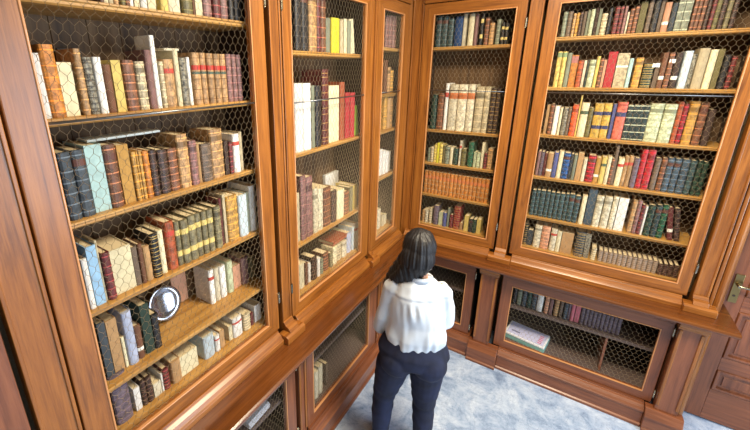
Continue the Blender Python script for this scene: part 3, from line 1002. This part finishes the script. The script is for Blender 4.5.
for key, L in merged.items():
    side = ROW[L[0][0]][0]
    L.sort(key=lambda x: -x[1] if side == 'L' else x[1])       # left to right as one faces the shelf
    where = 'on %s of %s' % (ROW[L[0][0]][3], CASE[key[0]])
    base = [style_words(x[4], x[5]) for x in L]; grp = [x[5].split('#')[1] if '#' in x[5] else None for x in L]
    med_h = sorted(x[3] for x in L)[len(L)//2]; med_w = sorted(x[2] for x in L)[len(L)//2]
    lab = [None]*len(L)
    def dup(i, cand): return [j for j in range(len(L)) if j != i and cand(j) == cand(i) and not (grp[i] and grp[i] == grp[j])]
    c1 = lambda i: base[i]
    def c2(i):
        x = L[i]; q = ('thick' if x[2] > 1.35*med_w else 'thin' if x[2] < .65*med_w else ''); p = ('tall' if x[3] > 1.15*med_h else 'short' if x[3] < .85*med_h else '')
        return ' '.join(k for k in (p, q, base[i]) if k)
    for i in range(len(L)):
        if grp[i]:
            n = sum(g == grp[i] for g in grp)
            lab[i] = 'one of %s matching %ss %s' % ({2: 'two', 3: 'three', 4: 'four', 5: 'five', 8: 'eight', 9: 'nine', 10: 'ten', 12: 'twelve', 17: 'seventeen'}.get(n, 'several'), base[i].replace('book', 'books', 1) if ' with ' in base[i] else base[i], where)
            lab[i] = lab[i].replace('bookss', 'books').replace('labels on', 'label on').replace('bandss', 'bands').replace('labels', 'label').replace('ribss', 'ribs').replace('tops', 'top')
            continue
        if not dup(i, c1): lab[i] = '%s %s' % (base[i], where); continue
        if not dup(i, c2): lab[i] = '%s %s' % (c2(i), where); continue
        nb = lambda j: cname(L[j][4]) if 0 <= j < len(L) else None
        def c3(i):
            a, b = nb(i-1), nb(i+1)
            if a and b: return '%s between %s and %s ones' % (base[i], a, b)
            return '%s %s' % (base[i], 'at left end' if a is None else 'at right end')
        if not dup(i, c3):
            lab[i] = '%s, %s' % (c3(i), where); 
            if len(lab[i].split()) <= 16: continue
        lab[i] = '%s, %s from left %s' % (base[i], ORD[i+1] if i+1 < len(ORD) else 'number %d' % (i+1), where)
        if i+1 >= len(ORD): k = len(L)-i; lab[i] = '%s, %s from right %s' % (base[i], ORD[k], where)
    for i, (row, t, w, h, col, st) in enumerate(L):
        sd, z, o, _ = ROW[row]
        depth = min(.17, max(.11, h*.62)); depth = .1 if (w < .032 and st[0] == 'p' and h > .24) else depth
        if w > .055 and st[0] in 'pt': depth = .17
        b = make_book(w, max(h, .07), depth, col, st)
        lean = 0
        if st[0] == 't': lean = .13 if st == 't' else -.03
        jo = rb.uniform(-.004, .006) if '#' not in st else rb.uniform(0, .002)
        b.location = W(sd, t, -o-jo, z)
        b.rotation_euler = (0, 0, PI/2 if sd == 'L' else 0)
        if lean:
            b.rotation_euler = Matrix.Rotation(PI/2 if sd == 'L' else 0, 3, 'Z').to_euler(); b.rotation_euler.rotate_axis('Y', lean if st == 't2' else -lean)
            b.location.z += abs(math.sin(lean))*w/2
        g = ('matching %s, ' % base[i].replace('book', 'books') + where) if grp[i] else 'books '+where
        tag(b, lab[i], 'book', g); placed.append((b, w*h/((b.location-Vector((1.32, -3.29, 2.61))).length**2)*(.5 if key[0] == 'C' else 1)*(2 if sd == 'L' and key[0] == 'A' else 1)))

# about 300 books stay individuals; the ones that show smallest become one object
placed.sort(key=lambda q: -q[1])
bpy.context.view_layer.update()
bm = bmesh.new(); mats = []
for b, _ in placed[N_BOOKS:]:
    for o in [b]+list(b.children):
        idx = []
        for mt in o.data.materials:
            if mt not in mats: mats.append(mt)
            idx.append(mats.index(mt))
        me = o.data.copy(); me.transform(b.matrix_world)
        for p in me.polygons: p.material_index = idx[p.material_index]
        bm.from_mesh(me); bpy.data.meshes.remove(me)
for b, _ in placed[N_BOOKS:]:
    for o in list(b.children)+[b]: bpy.data.objects.remove(o)
me = bpy.data.meshes.new('small_books'); bm.to_mesh(me); bm.free()
for mt in mats: me.materials.append(mt)
o = bpy.data.objects.new('small_books', me); C.objects.link(o)
tag(o, 'the many smallest, thinnest books filling gaps on the shelves', 'books', None, 'stuff')

# ---------------------------------------------------------------- other shelf things
def block(name, side, t0, t1, o0, o1, z0, z1, mat, label, cat, rot=(0, 0, 0), bevel=.002, parent=None, group=None):
    c = W(side, (t0+t1)/2, (o0+o1)/2, z0)
    m = MB(side); m.box(t0, t1, o0, o1, z0, z1)
    o = m.build(name, mat, parent, bevel, loc=c) if not parent else m.build(name, mat, parent, bevel)
    if not parent:
        tag(o, label, cat, group); o.rotation_euler = rot
    return o
def lying_book(side, t0, t1, o0, o1, z0, z1, col, label, rot=(0, 0, 0)):
    r = block('book', side, t0, t1, o0, o1, z0, z0+.003, bookmat(col, False), label, 'book', rot, .0005)
    block('pages', side, t0+.004, t1-.004, o0+.002, o1-.004, z0+.003, z1-.003, PAGES, None, None, bevel=0, parent=r)
    block('upper_cover', side, t0, t1, o0, o1, z1-.003, z1, bookmat(col, False), None, None, bevel=.0005, parent=r)
    block('spine', side, t0, t1, o1-.004, o1, z0+.003, z1-.003, bookmat(col, False), None, None, bevel=.0005, parent=r)
    return r
def top(row, t0, t1):
    z = ROW[row][1]; return z+max([h for (a, w, h, c, s) in dict(allb)[row] if a+w/2 > t0 and a-w/2 < t1] or [.2])
zz = top('A2', 2.36, 2.70)
lying_book('L', 2.41, 2.70, -.22, -.13, zz+.001, zz+.009, 'paleblue', 'thin pale folder lying flat across book tops, third shelf of wide left bookcase')
zz = top('A1', 2.325, 2.36)
lying_book('L', 2.305, 2.372, -.17, -.085, zz+.001, zz+.01, 'ivory', 'small ivory booklet lying on upright books, second shelf of wide left bookcase')
zz = top('B3', .93, 1.12)
lying_book('L', .92, 1.13, -.23, -.085, zz+.001, zz+.03, 'rust', 'red-brown book lying flat on others, bottom shelf of middle left bookcase')
block('book', 'L', .735, .93, -.318, -.29, 1.522, 1.80, bookmat('white', False), 'white upright volume behind the others, third shelf of middle left bookcase', 'book')
block('book', 'L', 2.61, 2.69, -.285, -.25, 2.477, 2.70, bookmat('black', False), 'black book behind the cream one, second shelf of wide left bookcase', 'book')
r = block('book', 'L', .765, .83, -.19, -.085, 2.131, 2.36, bookmat('palegreen', False), 'small bright green leaning pamphlet, second shelf of middle left bookcase', 'book')
r.data.materials[0] = simple('lime_paper', srgb(150, 200, 70), .6)
for v in r.data.vertices:
    k = (v.co.z)/.23; v.co.y += -.02*k+.0; v.co.y *= (1-.72*k)
# papers tied round three books, second shelf of the wide back bookcase
for i, (a, b, z) in enumerate(((1.640, 1.70, 2.615), (1.742, 1.782, 2.64))):
    m = MB('B'); m.box(a, b, -.072, -.0705, z, z+.024); o = m.build('paper_slip', flat((238, 238, 232)), None, 0, loc=((a+b)/2, .072, z))
    tag(o, ['larger white paper slip across brown books', 'smaller white paper slip across brown books'][i]+', second shelf of wide back bookcase', 'paper slip')
# leaning maroon books at the right end of the fifth shelf, wide back bookcase
for i, (x, cc, l) in enumerate(((1.985, 'maroon', 'leaning maroon book with white label'), (2.022, 'darkbrown', 'leaning dark brown book'))):
    b = make_book(.03, .24, .16, cc, 'w' if i == 0 else 'b'); b.location = (x+.0, .082, 1.438); b.rotation_euler = (0, -.16, 0); 
    tag(b, l+' at right end of fifth shelf, wide back bookcase', 'book', 'books on fifth shelf of wide back bookcase')
# silver plate leaning at the back of the fifth shelf
bm = bmesh.new(); prof = [(0, .012), (.03, .012), (.055, .010), (.06, .014), (.064, .010), (.078, .004), (.083, .009), (.088, .004), (.098, -.004), (.103, -.001), (.107, -.006), (.104, -.009), (.08, -.001), (.055, .005), (0, .007)]
N = 48; rings = []
for rr, zz in prof: rings.append([bm.verts.new((0, 0, zz))] if rr == 0 else [bm.verts.new((rr*math.cos(2*PI*i/N), rr*math.sin(2*PI*i/N), zz)) for i in range(N)])
for a, b in zip(rings, rings[1:]):
    for i in range(N):
        j = (i+1) % N
        if len(a) == 1: bm.faces.new([a[0], b[i], b[j]])
        elif len(b) == 1: bm.faces.new([a[i], b[0], a[j]])
        else: bm.faces.new([a[i], b[i], b[j], a[j]])
bmesh.ops.recalc_face_normals(bm, faces=bm.faces)
for v in bm.verts: v.co.z *= -1
bmesh.ops.recalc_face_normals(bm, faces=bm.faces)
me = bpy.data.meshes.new('silver_plate'); bm.to_mesh(me); bm.free(); me.materials.append(SILVER)
for p in me.polygons: p.use_smooth = True
o = bpy.data.objects.new('silver_plate', me); C.objects.link(o)
me.transform(Matrix.Scale(.82, 4)); o.location = (-.26, -2.435, 1.487); o.rotation_euler = (0, math.radians(72), math.radians(0)); tag(o, 'round silver plate leaning upright on fifth shelf of wide left bookcase', 'plate')
block('card', 'L', 2.27, 2.36, -.316, -.308, 1.402, 1.64, bookmat('salmon', False), 'pinkish card leaning at the back beside the silver plate', 'card')
# white archive box in the low back cabinet
r = thing('archive_box', 'white-topped teal box lying on the floor of the low wide back cabinet', 'box', (1.25, .045, .261), rz=-.16)
def lb(name, x0, x1, y0, y1, z0, z1, mat, bev=.003, par=None):
    m = MB('B'); m.box(x0, x1, -y1, -y0, z0, z1); bmesh.ops.recalc_face_normals(m.bm, faces=m.bm.faces)
    me = bpy.data.meshes.new(name); m.bm.to_mesh(me); m.bm.free(); me.materials.append(mat)
    o = bpy.data.objects.new(name, me); C.objects.link(o); o.parent = par
    if bev: q = o.modifiers.new('b', 'BEVEL'); q.width = bev; q.segments = 2
    return o
TEAL = simple('teal_board', srgb(120, 172, 164), .6)
lb('box_body', -.16, .16, -.10, .10, 0, .042, TEAL, .003, r)
lb('lid', -.165, .158, -.104, .102, .042, .058, simple('white_board', srgb(226, 226, 228), .6), .003, r)
lb('cover_sheet', -.15, .145, -.09, .092, .0582, .0595, simple('lilac_sheet', srgb(196, 196, 226), .6), 0, r)
for k in range(5): lb('printed_mark', .095, .125, -.07+k*.026, -.056+k*.026, .0596, .0602, flat((206, 120, 150)), 0, r)
lb('printed_mark', -.12, -.05, -.05, -.03, .0596, .0602, flat((120, 120, 150)), 0, r)
# upright divider and books of the low cabinets
o = block('divider', 'B', 1.770, 1.786, -.31, .04, .262, .584, WOODR['z'], 'upright wooden divider inside the low wide back cabinet', 'divider')
for i, (t, w, h, c) in enumerate(((1.545, .045, .24, 'ivory'), (1.49, .05, .25, 'ivory'), (1.40, .035, .2, 'greybrown'))):
    b = make_book(w, h, .17, c, 'p'); b.location = (.035, -t, .262); b.rotation_euler = (0, 0, PI/2)
    tag(b, ['cream book at left end in low cabinet left of the woman', 'cream book, second from left in low cabinet left of the woman', 'dim grey-brown book in low cabinet left of the woman'][i], 'book', 'books in the low cabinet left of the woman')
# papers in the low cabinet under the wide left bookcase
PW = simple('loose_paper', srgb(214, 214, 220), .8)
for i, (t, o_, z, a, dz) in enumerate(((2.14, -.02, .261, .1, .05), (2.32, -.05, .261, -.12, .07), (2.12, -.03, .612, .05, .035))):
    m = MB('L'); q = 9; P1 = []; P2 = []
    for k in range(q):
        e = rb.uniform(-.008, .008); P1 += [(o_-.12+e, z+dz*k/q), (o_-.12+e, z+dz*(k+.8)/q)]; P2 += [(o_+.06-e, z+dz*k/q), (o_+.06-e, z+dz*(k+.8)/q)]
    m.prof(P2+P1[::-1], t-.09, t+.09)
    o = m.build('paper_stack', PW, None, 0, loc=W('L', t, o_, z)); o.rotation_euler.z = a
    tag(o, ['stack of white papers at right on cabinet floor under wide left bookcase', 'taller stack of white papers on cabinet floor under wide left bookcase', 'flat stack of papers on low cabinet shelf under wide left bookcase'][i], 'papers', 'paper stacks in the low left cabinet')
# white figurine at the bottom of the narrow corner bookcase
bm = bmesh.new(); prof = [(0, 0), (.035, 0), (.035, .012), (.02, .02), (.026, .06), (.03, .1), (.018, .13), (.026, .15), (.02, .175), (.01, .185), (.017, .2), (.015, .218), (0, .226)]; N = 16; rings = []
for rr, zz in prof: rings.append([bm.verts.new((0, 0, zz))] if rr == 0 else [bm.verts.new((rr*math.cos(2*PI*i/N), rr*.8*math.sin(2*PI*i/N), zz)) for i in range(N)])
for a, b in zip(rings, rings[1:]):
    for i in range(N):
        j = (i+1) % N
        if len(a) == 1: bm.faces.new([a[0], b[i], b[j]])
        elif len(b) == 1: bm.faces.new([a[i], b[0], a[j]])
        else: bm.faces.new([a[i], b[i], b[j], a[j]])
o = bmesh_obj('figurine', bm, simple('white_porcelain', srgb(228, 226, 220), .3), None); o.location = (-.075, -.475, 1.1585)
for p in o.data.polygons: p.use_smooth = True
tag(o, 'small white porcelain figurine on bottom shelf of the narrow left bookcase', 'figurine')
# ---------------------------------------------------------------- the woman
H = 1.83
def tubes(bm, pts, rad, n=14):
    """closed lofted tube through points; rad entries are r or (rx, ry) with x kept sideways"""
    pts = [Vector(p) for p in pts]; R = [(r, r) if not isinstance(r, tuple) else r for r in rad]; rings = []
    for i, p in enumerate(pts):
        d = (pts[min(i+1, len(pts)-1)]-pts[max(i-1, 0)]).normalized()
        u = Vector((1, 0, 0)) if abs(d.x) < .8 else Vector((0, 1, 0))
        u = (u-d*u.dot(d)).normalized(); v = d.cross(u)
        rings.append([bm.verts.new(p+u*R[i][0]*math.cos(2*PI*k/n)+v*R[i][1]*math.sin(2*PI*k/n)) for k in range(n)])
    for a, b in zip(rings, rings[1:]):
        for k in range(n): bm.faces.new([a[k], a[(k+1) % n], b[(k+1) % n], b[k]])
    bm.faces.new(rings[0][::-1]); bm.faces.new(rings[-1])
def ell(bm, c, r, rot=None):
    m = Matrix.Translation(c) @ (rot.to_4x4() if rot else Matrix.Identity(4)) @ Matrix.Diagonal((r[0], r[1], r[2], 1))
    bmesh.ops.create_uvsphere(bm, u_segments=20, v_segments=14, radius=1, matrix=m)
def organic(name, bm, mat, parent, vox, smooth=4, disp=None):
    bmesh.ops.recalc_face_normals(bm, faces=bm.faces)
    me = bpy.data.meshes.new(name+'_raw'); bm.to_mesh(me); bm.free()
    o = bpy.data.objects.new(name+'_raw', me); C.objects.link(o)
    r = o.modifiers.new('r', 'REMESH'); r.mode = 'VOXEL'; r.voxel_size = vox
    s = o.modifiers.new('s', 'SMOOTH'); s.factor = .5; s.iterations = smooth
    dg = bpy.context.evaluated_depsgraph_get(); dg.update()
    ev = bpy.data.meshes.new_from_object(o.evaluated_get(dg)); ev.name = name
    bpy.data.objects.remove(o); bpy.data.meshes.remove(me)
    if disp:
        nn = [v.normal.copy() for v in ev.vertices]
        for v, n_ in zip(ev.vertices, nn): v.co += n_*disp(v.co, n_)
    for p in ev.polygons: p.use_smooth = True
    ev.materials.clear(); ev.materials.append(mat)
    q = bpy.data.objects.new(name, ev); C.objects.link(q); q.parent = parent
    return q
SKIN = simple('skin', srgb(206,150,122), .5); SKIN.node_tree.nodes['Principled BSDF'].inputs['Subsurface Weight'].default_value = .1
m, nt, b = newmat('black_hair'); HAIR = m
b.inputs['Base Color'].default_value = srgb(15,12,15); b.inputs['Roughness'].default_value = .55
tc = node(nt, 'ShaderNodeTexCoord'); mp = node(nt, 'ShaderNodeMapping'); mp.inputs['Scale'].default_value = (120, 120, 5)
nz = node(nt, 'ShaderNodeTexNoise', Scale=1.0, Detail=3.0); bp = node(nt, 'ShaderNodeBump', Strength=.6, Distance=.004)
nt.links.new(tc.outputs['Object'], mp.inputs[0]); nt.links.new(mp.outputs[0], nz.inputs['Vector']); nt.links.new(nz.outputs['Fac'], bp.inputs['Height']); nt.links.new(bp.outputs[0], b.inputs['Normal'])
m, nt, b = newmat('white_blouse_cloth'); BLOUSE = m
b.inputs['Base Color'].default_value = srgb(204,213,224); b.inputs['Roughness'].default_value = .8; b.inputs['Sheen Weight'].default_value = .2
m, nt, b = newmat('navy_denim'); DENIM = m
nz = node(nt, 'ShaderNodeTexNoise', Scale=9.0, Detail=4.0); cr = node(nt, 'ShaderNodeValToRGB'); e = cr.color_ramp.elements
e[0].position = .35; e[0].color = srgb(10,15,38); e[1].position = .7; e[1].color = srgb(24,33,66)
tc = node(nt, 'ShaderNodeTexCoord'); nt.links.new(tc.outputs['Object'], nz.inputs['Vector']); nt.links.new(nz.outputs['Fac'], cr.inputs[0]); nt.links.new(cr.outputs[0], b.inputs['Base Color'])
b.inputs['Roughness'].default_value = .8
PX, PY = .682, -1.36; YAW = .42
root = thing('person', 'woman seen from behind with long black hair, white blouse and dark jeans', 'person', (PX, PY, 0), rz=YAW)
# body: one continuous figure
bm = bmesh.new()
tubes(bm, [(0,0,.84),(0,-.005,.92),(0,0,1.0),(0,.005,1.10),(0,.0,1.24),(0,-.005,1.38),(0,-.01,1.47),(0,-.005,1.52)], [(.12,.07),(.16,.10),(.15,.095),(.12,.08),(.13,.09),(.135,.085),(.10,.065),(.055,.05)])
tubes(bm, [(0,-.01,1.48),(0,.0,1.56),(-.005,.015,1.62)], [.058,.052,.05])
ell(bm, (-.012,.035,1.705), (.076,.098,.116)); ell(bm, (-.014,.10,1.655), (.045,.035,.05))
ell(bm, (-.014,.134,1.69), (.011,.016,.02)); ell(bm, (-.014,.125,1.653), (.022,.01,.008))
for s in (-1, 1): ell(bm, (-.012+s*.079,.03,1.695), (.01,.02,.03)); ell(bm, (-.013+s*.03,.122,1.71), (.013,.009,.008))
hands = []
ARMS = {-1: [(-.125,-.01,1.46),(-.160,-.005,1.42),(-.19,.02,1.30),(-.212,.03,1.17),(-.225,.075,1.04),(-.225,.16,.96)],
         1: [(.125,-.01,1.46),(.160,-.005,1.42),(.182,.02,1.30),(.192,.035,1.18),(.17,.13,1.11),(.11,.215,1.10)]}
for s, P in ARMS.items():
    tubes(bm, P, [.034,.036,.036,.034,.030,.024], 12)
    w = Vector(P[-1]); d = (w-Vector(P[-2])).normalized(); side = Vector((0,0,1)).cross(d).normalized()*s; up = d.cross(side)*s
    tubes(bm, [w-d*.01, w+d*.03, w+d*.085], [(.02,.02),(.014,.034),(.013,.038)], 10)
    for k, (off, ln) in enumerate(((.03,.066),(.010,.076),(-.011,.07),(-.031,.054))):
        a = w+d*.08+Vector((0,0,1))*off; curl = -side
        tubes(bm, [a, a+d*ln*.45+curl*.006, a+d*ln*.75+curl*.022, a+d*ln*.9+curl*.036], [.0095,.009,.0082,.0065], 8)
    a = w+d*.025+Vector((0,0,1))*.03
    tubes(bm, [a, a+d*.02+Vector((0,0,.025))-side*.01, a+d*.045+Vector((0,0,.034))-side*.025], [.012,.0105,.008], 8)
LEGS = {-1: [(-.105,0,.90),(-.13,.0,.80),(-.155,.01,.66),(-.182,.02,.50),(-.19,-.01,.36),(-.195,-.03,.18),(-.195,-.03,.09)],
         1: [(.09,0,.90),(.10,.0,.80),(.102,.0,.66),(.10,.0,.50),(.102,-.025,.36),(.105,-.045,.18),(.105,-.045,.09)]}
for s, P in LEGS.items():
    tubes(bm, P, [.075,.078,.068,.054,.05,.036,.034], 14)
    x, y, z = P[-1]; tubes(bm, [(x,y-.02,.045),(x,y+.04,.045),(x+s*.01,y+.13,.032),(x+s*.015,y+.18,.025)], [(.034,.042),(.036,.04),(.04,.026),(.03,.018)], 12)
body = organic('body', bm, SKIN, root, .007, 3)
# trousers
bm = bmesh.new()
tubes(bm, [(-.01,0,.85),(-.012,-.012,.90),(0,-.012,.96),(0,-.004,1.05),(0,0,1.10)], [(.12,.09),(.22,.145),(.242,.15),(.205,.13),(.15,.105)], 24)
for s, P in LEGS.items():
    tubes(bm, P, [.108,.12,.102,.08,.075,.058,.05], 18)
    ell(bm, (s*.105,-.06,.89), (.118,.098,.115))
trousers = organic('trousers', bm, DENIM, root, .008, 4, lambda c, n: .0025*math.sin(c.z*70+c.x*20)*max(0, 1-abs(c.z-.5)*5)+.003*noise.noise(Vector((c.x*14, c.y*14, c.z*22))))
bm = bmesh.new()
for s in (-1, 1):
    for k, (a0, b0, c0, d0) in enumerate(((s*.05, .93, s*.135, .93),)):
        pass
bm.free()
for s, P in LEGS.items():
    bm = bmesh.new(); x, y, z = P[-1]
    tubes(bm, [(x,y-.05,.04),(x,y-.02,.045),(x,y+.05,.042),(x+s*.01,y+.14,.032),(x+s*.015,y+.20,.024)], [(.03,.034),(.042,.044),(.044,.042),(.048,.03),(.034,.02)], 14)
    organic('shoe', bm, simple('black_leather_shoe', srgb(24,22,24), .4), root, .006, 2)
# blouse
bm = bmesh.new()
tubes(bm, [(0,0,1.015),(0,-.005,1.045),(0,-.01,1.10),(0,-.01,1.20),(0,-.012,1.32),(0,-.014,1.42),(0,-.012,1.475),(0,-.006,1.515)], [(.165,.12),(.195,.14),(.198,.142),(.178,.13),(.175,.125),(.17,.112),(.14,.09),(.08,.068)], 28)
for s, P in ARMS.items():
    tubes(bm, P, [.055,.06,.058,.058,.052,.036], 16)
def folds(c, n):
    a = math.atan2(c.x, -c.y); torso = max(0, min(1, (.215-abs(c.x))/.05)); q = noise.noise(Vector((c.x*6, c.y*6, c.z*3+4)))
    gather = max(0, min(1, (1.39-c.z)/.05))*max(0, min(1, (c.z-1.12)/.2)); hem = max(0, min(1, (1.22-c.z)/.15))*max(0, min(1, (c.z-1.0)/.04))
    d = torso*gather*math.exp(-(a/.75)**2)*.0055*math.sin(a*20+5*q)*(.6+q)
    d += torso*hem*(.0035*math.sin(a*9+6*q)+.0015*math.sin(a*19+3*q))
    d += .014*noise.noise(Vector((c.x*7, c.y*7, c.z*4)))+.006*noise.noise(Vector((c.x*20+3, c.y*20, c.z*9)))
    if c.y < 0: d -= .002*torso*math.exp(-((c.z-1.40)/.008)**2)
    return d
blouse = organic('blouse', bm, BLOUSE, root, .007, 4, folds)
bm = bmesh.new(); n = 32; rr = []
for z, f in ((1.495,1.13),(1.525,1.04),(1.53,.97),(1.50,1.02)):
    rr.append([bm.verts.new((.082*f*math.cos(2*PI*k/n), -.006+.076*f*math.sin(2*PI*k/n), z+.014*math.sin(2*PI*k/n)*-1)) for k in range(n)])
for i in range(4):
    a, b_ = rr[i], rr[(i+1) % 4]
    for k in range(n): bm.faces.new([a[k], a[(k+1) % n], b_[(k+1) % n], b_[k]])
bmesh.ops.recalc_face_normals(bm, faces=bm.faces)
me = bpy.data.meshes.new('collar'); bm.to_mesh(me); bm.free(); me.materials.append(BLOUSE)
o = bpy.data.objects.new('collar', me); C.objects.link(o); o.parent = root
for p in me.polygons: p.use_smooth = True
# hair: cap plus a long fall swept over the left shoulder
bm = bmesh.new()
ell(bm, (-.010,.006,1.722), (.102,.113,.115))
ell(bm, (-.02,-.04,1.66), (.104,.078,.112))
tubes(bm, [(-.01,-.02,1.70),(-.03,-.045,1.61),(-.07,-.04,1.54),(-.125,.0,1.48),(-.17,.05,1.40),(-.175,.10,1.28)], [(.085,.07),(.088,.05),(.08,.045),(.06,.045),(.045,.04),(.02,.02)], 18)
tubes(bm, [(-.06,.0,1.68),(-.10,.02,1.58),(-.145,.05,1.49),(-.185,.09,1.38),(-.18,.12,1.26),(-.16,.14,1.18)], [(.05,.07),(.05,.07),(.05,.06),(.04,.045),(.032,.035),(.015,.015)], 16)
def strands(c, n):
    u = c.x*1.0+.25*c.z if c.z < 1.62 else math.atan2(c.x+.012, -(c.y-.01))*.09
    return .0022*math.sin(u*420)+.0025*math.sin(u*190+1.3)+.005*noise.noise(Vector((c.x*30, c.y*30, c.z*5)))
organic('hair', bm, HAIR, root, .006, 4, strands)
root.scale = (.94, .94, .94)
# ---------------------------------------------------------------- light
def area(name, loc, rot, sx, sy, power, col):
    l = bpy.data.lights.new(name, 'AREA'); l.shape = 'RECTANGLE'; l.size = sx; l.size_y = sy; l.energy = power; l.color = col
    o = bpy.data.objects.new(name, l); C.objects.link(o); o.location = loc; o.rotation_euler = rot; return o
# daylight through the two windows of the right wall
for i, (a, c) in enumerate(wy):
    area('window_daylight', (X1-.02, (a+c)/2, 1.85), (0, PI/2, 0), 2.6, 1.35, [LW1, LW2][i], (.66, .82, 1))
# warm ceiling lamps
for i, (x, y) in enumerate(((1.5, -1.5), (2.6, -3.9))):
    area('ceiling_lamp_light', (x, y, 3.60), (0, 0, 0), .7, .7, [LC1, LC2][i], (1, .86, .64))
    r = thing('ceiling_lamp', ['square ceiling lamp above the woman', 'square ceiling lamp nearer the rear wall'][i], 'lamp', (x, y, 3.65))
    m = MB('B'); m.ring(x-.4, x+.4, -.4, .4, .045, 0, 0.001); m.bm.free()
    m = MB('B')
    for (p, q, s_, t_) in ((-.4, -.36, -.4, .4), (.36, .4, -.4, .4), (-.36, .36, -.4, -.36), (-.36, .36, .36, .4)): m.box(x+p, x+q, -y+s_, -y+t_, 3.61, 3.749)
    m.build('frame', BRASS, r, .003)
    m = MB('B'); m.box(x-.36, x+.36, -y-.36, -y+.36, 3.66, 3.68); m.build('diffuser', WHITE, r)
w = bpy.data.worlds.new('World'); bpy.context.scene.world = w; w.use_nodes = True
nt = w.node_tree; bg = nt.nodes['Background']; bg.inputs[0].default_value = (.75, .86, 1, 1); bg.inputs[1].default_value = 1.2

# ---------------------------------------------------------------- camera
cd = bpy.data.cameras.new('camera'); co = bpy.data.objects.new('camera', cd); C.objects.link(co)
yaw, pitch, roll, f, ppx, ppy = .615, -.2968, -.01, 365.78, 320.17, 182.84
fw = Vector((-math.sin(yaw)*math.cos(pitch), math.cos(yaw)*math.cos(pitch), math.sin(pitch)))
rt = Vector((math.cos(yaw), math.sin(yaw), 0)); up = rt.cross(fw)
rt2 = rt*math.cos(roll)+up*math.sin(roll); up2 = -rt*math.sin(roll)+up*math.cos(roll)
M = Matrix((rt2, up2, -fw)).transposed().to_4x4(); M.translation = Vector((1.3218, -3.2887, 2.6128)); co.matrix_world = M
cd.sensor_fit = 'HORIZONTAL'; cd.sensor_width = 36; cd.lens = 36*f/750
cd.shift_x = (375-ppx)/750; cd.shift_y = -(215-ppy)/750
cd.clip_start = .02
bpy.context.scene.camera = co

# ---------------------------------------------------------------- working units -> metres
done = set()
for o in bpy.data.objects:
    if o.type == 'EMPTY' or o.type == 'MESH' or o.type in ('LIGHT', 'CAMERA'): o.location = o.location*S
    if o.type == 'MESH' and o.data.name not in done:
        done.add(o.data.name); o.data.transform(Matrix.Scale(S, 4))
    if o.type == 'LIGHT': o.data.size *= S; o.data.size_y *= S
for mt in bpy.data.materials:
    pass
sc = bpy.context.scene
sc.view_settings.view_transform = 'Standard'; sc.view_settings.look = 'None'; sc.view_settings.gamma = 1
sc.view_settings.use_curve_mapping = False; sc.view_settings.exposure = EXPO
sc.cycles.use_denoising = True; sc.cycles.max_bounces = 8; sc.cycles.diffuse_bounces = 4; sc.cycles.sample_clamp_indirect = 6
sc.cycles.use_adaptive_sampling = False
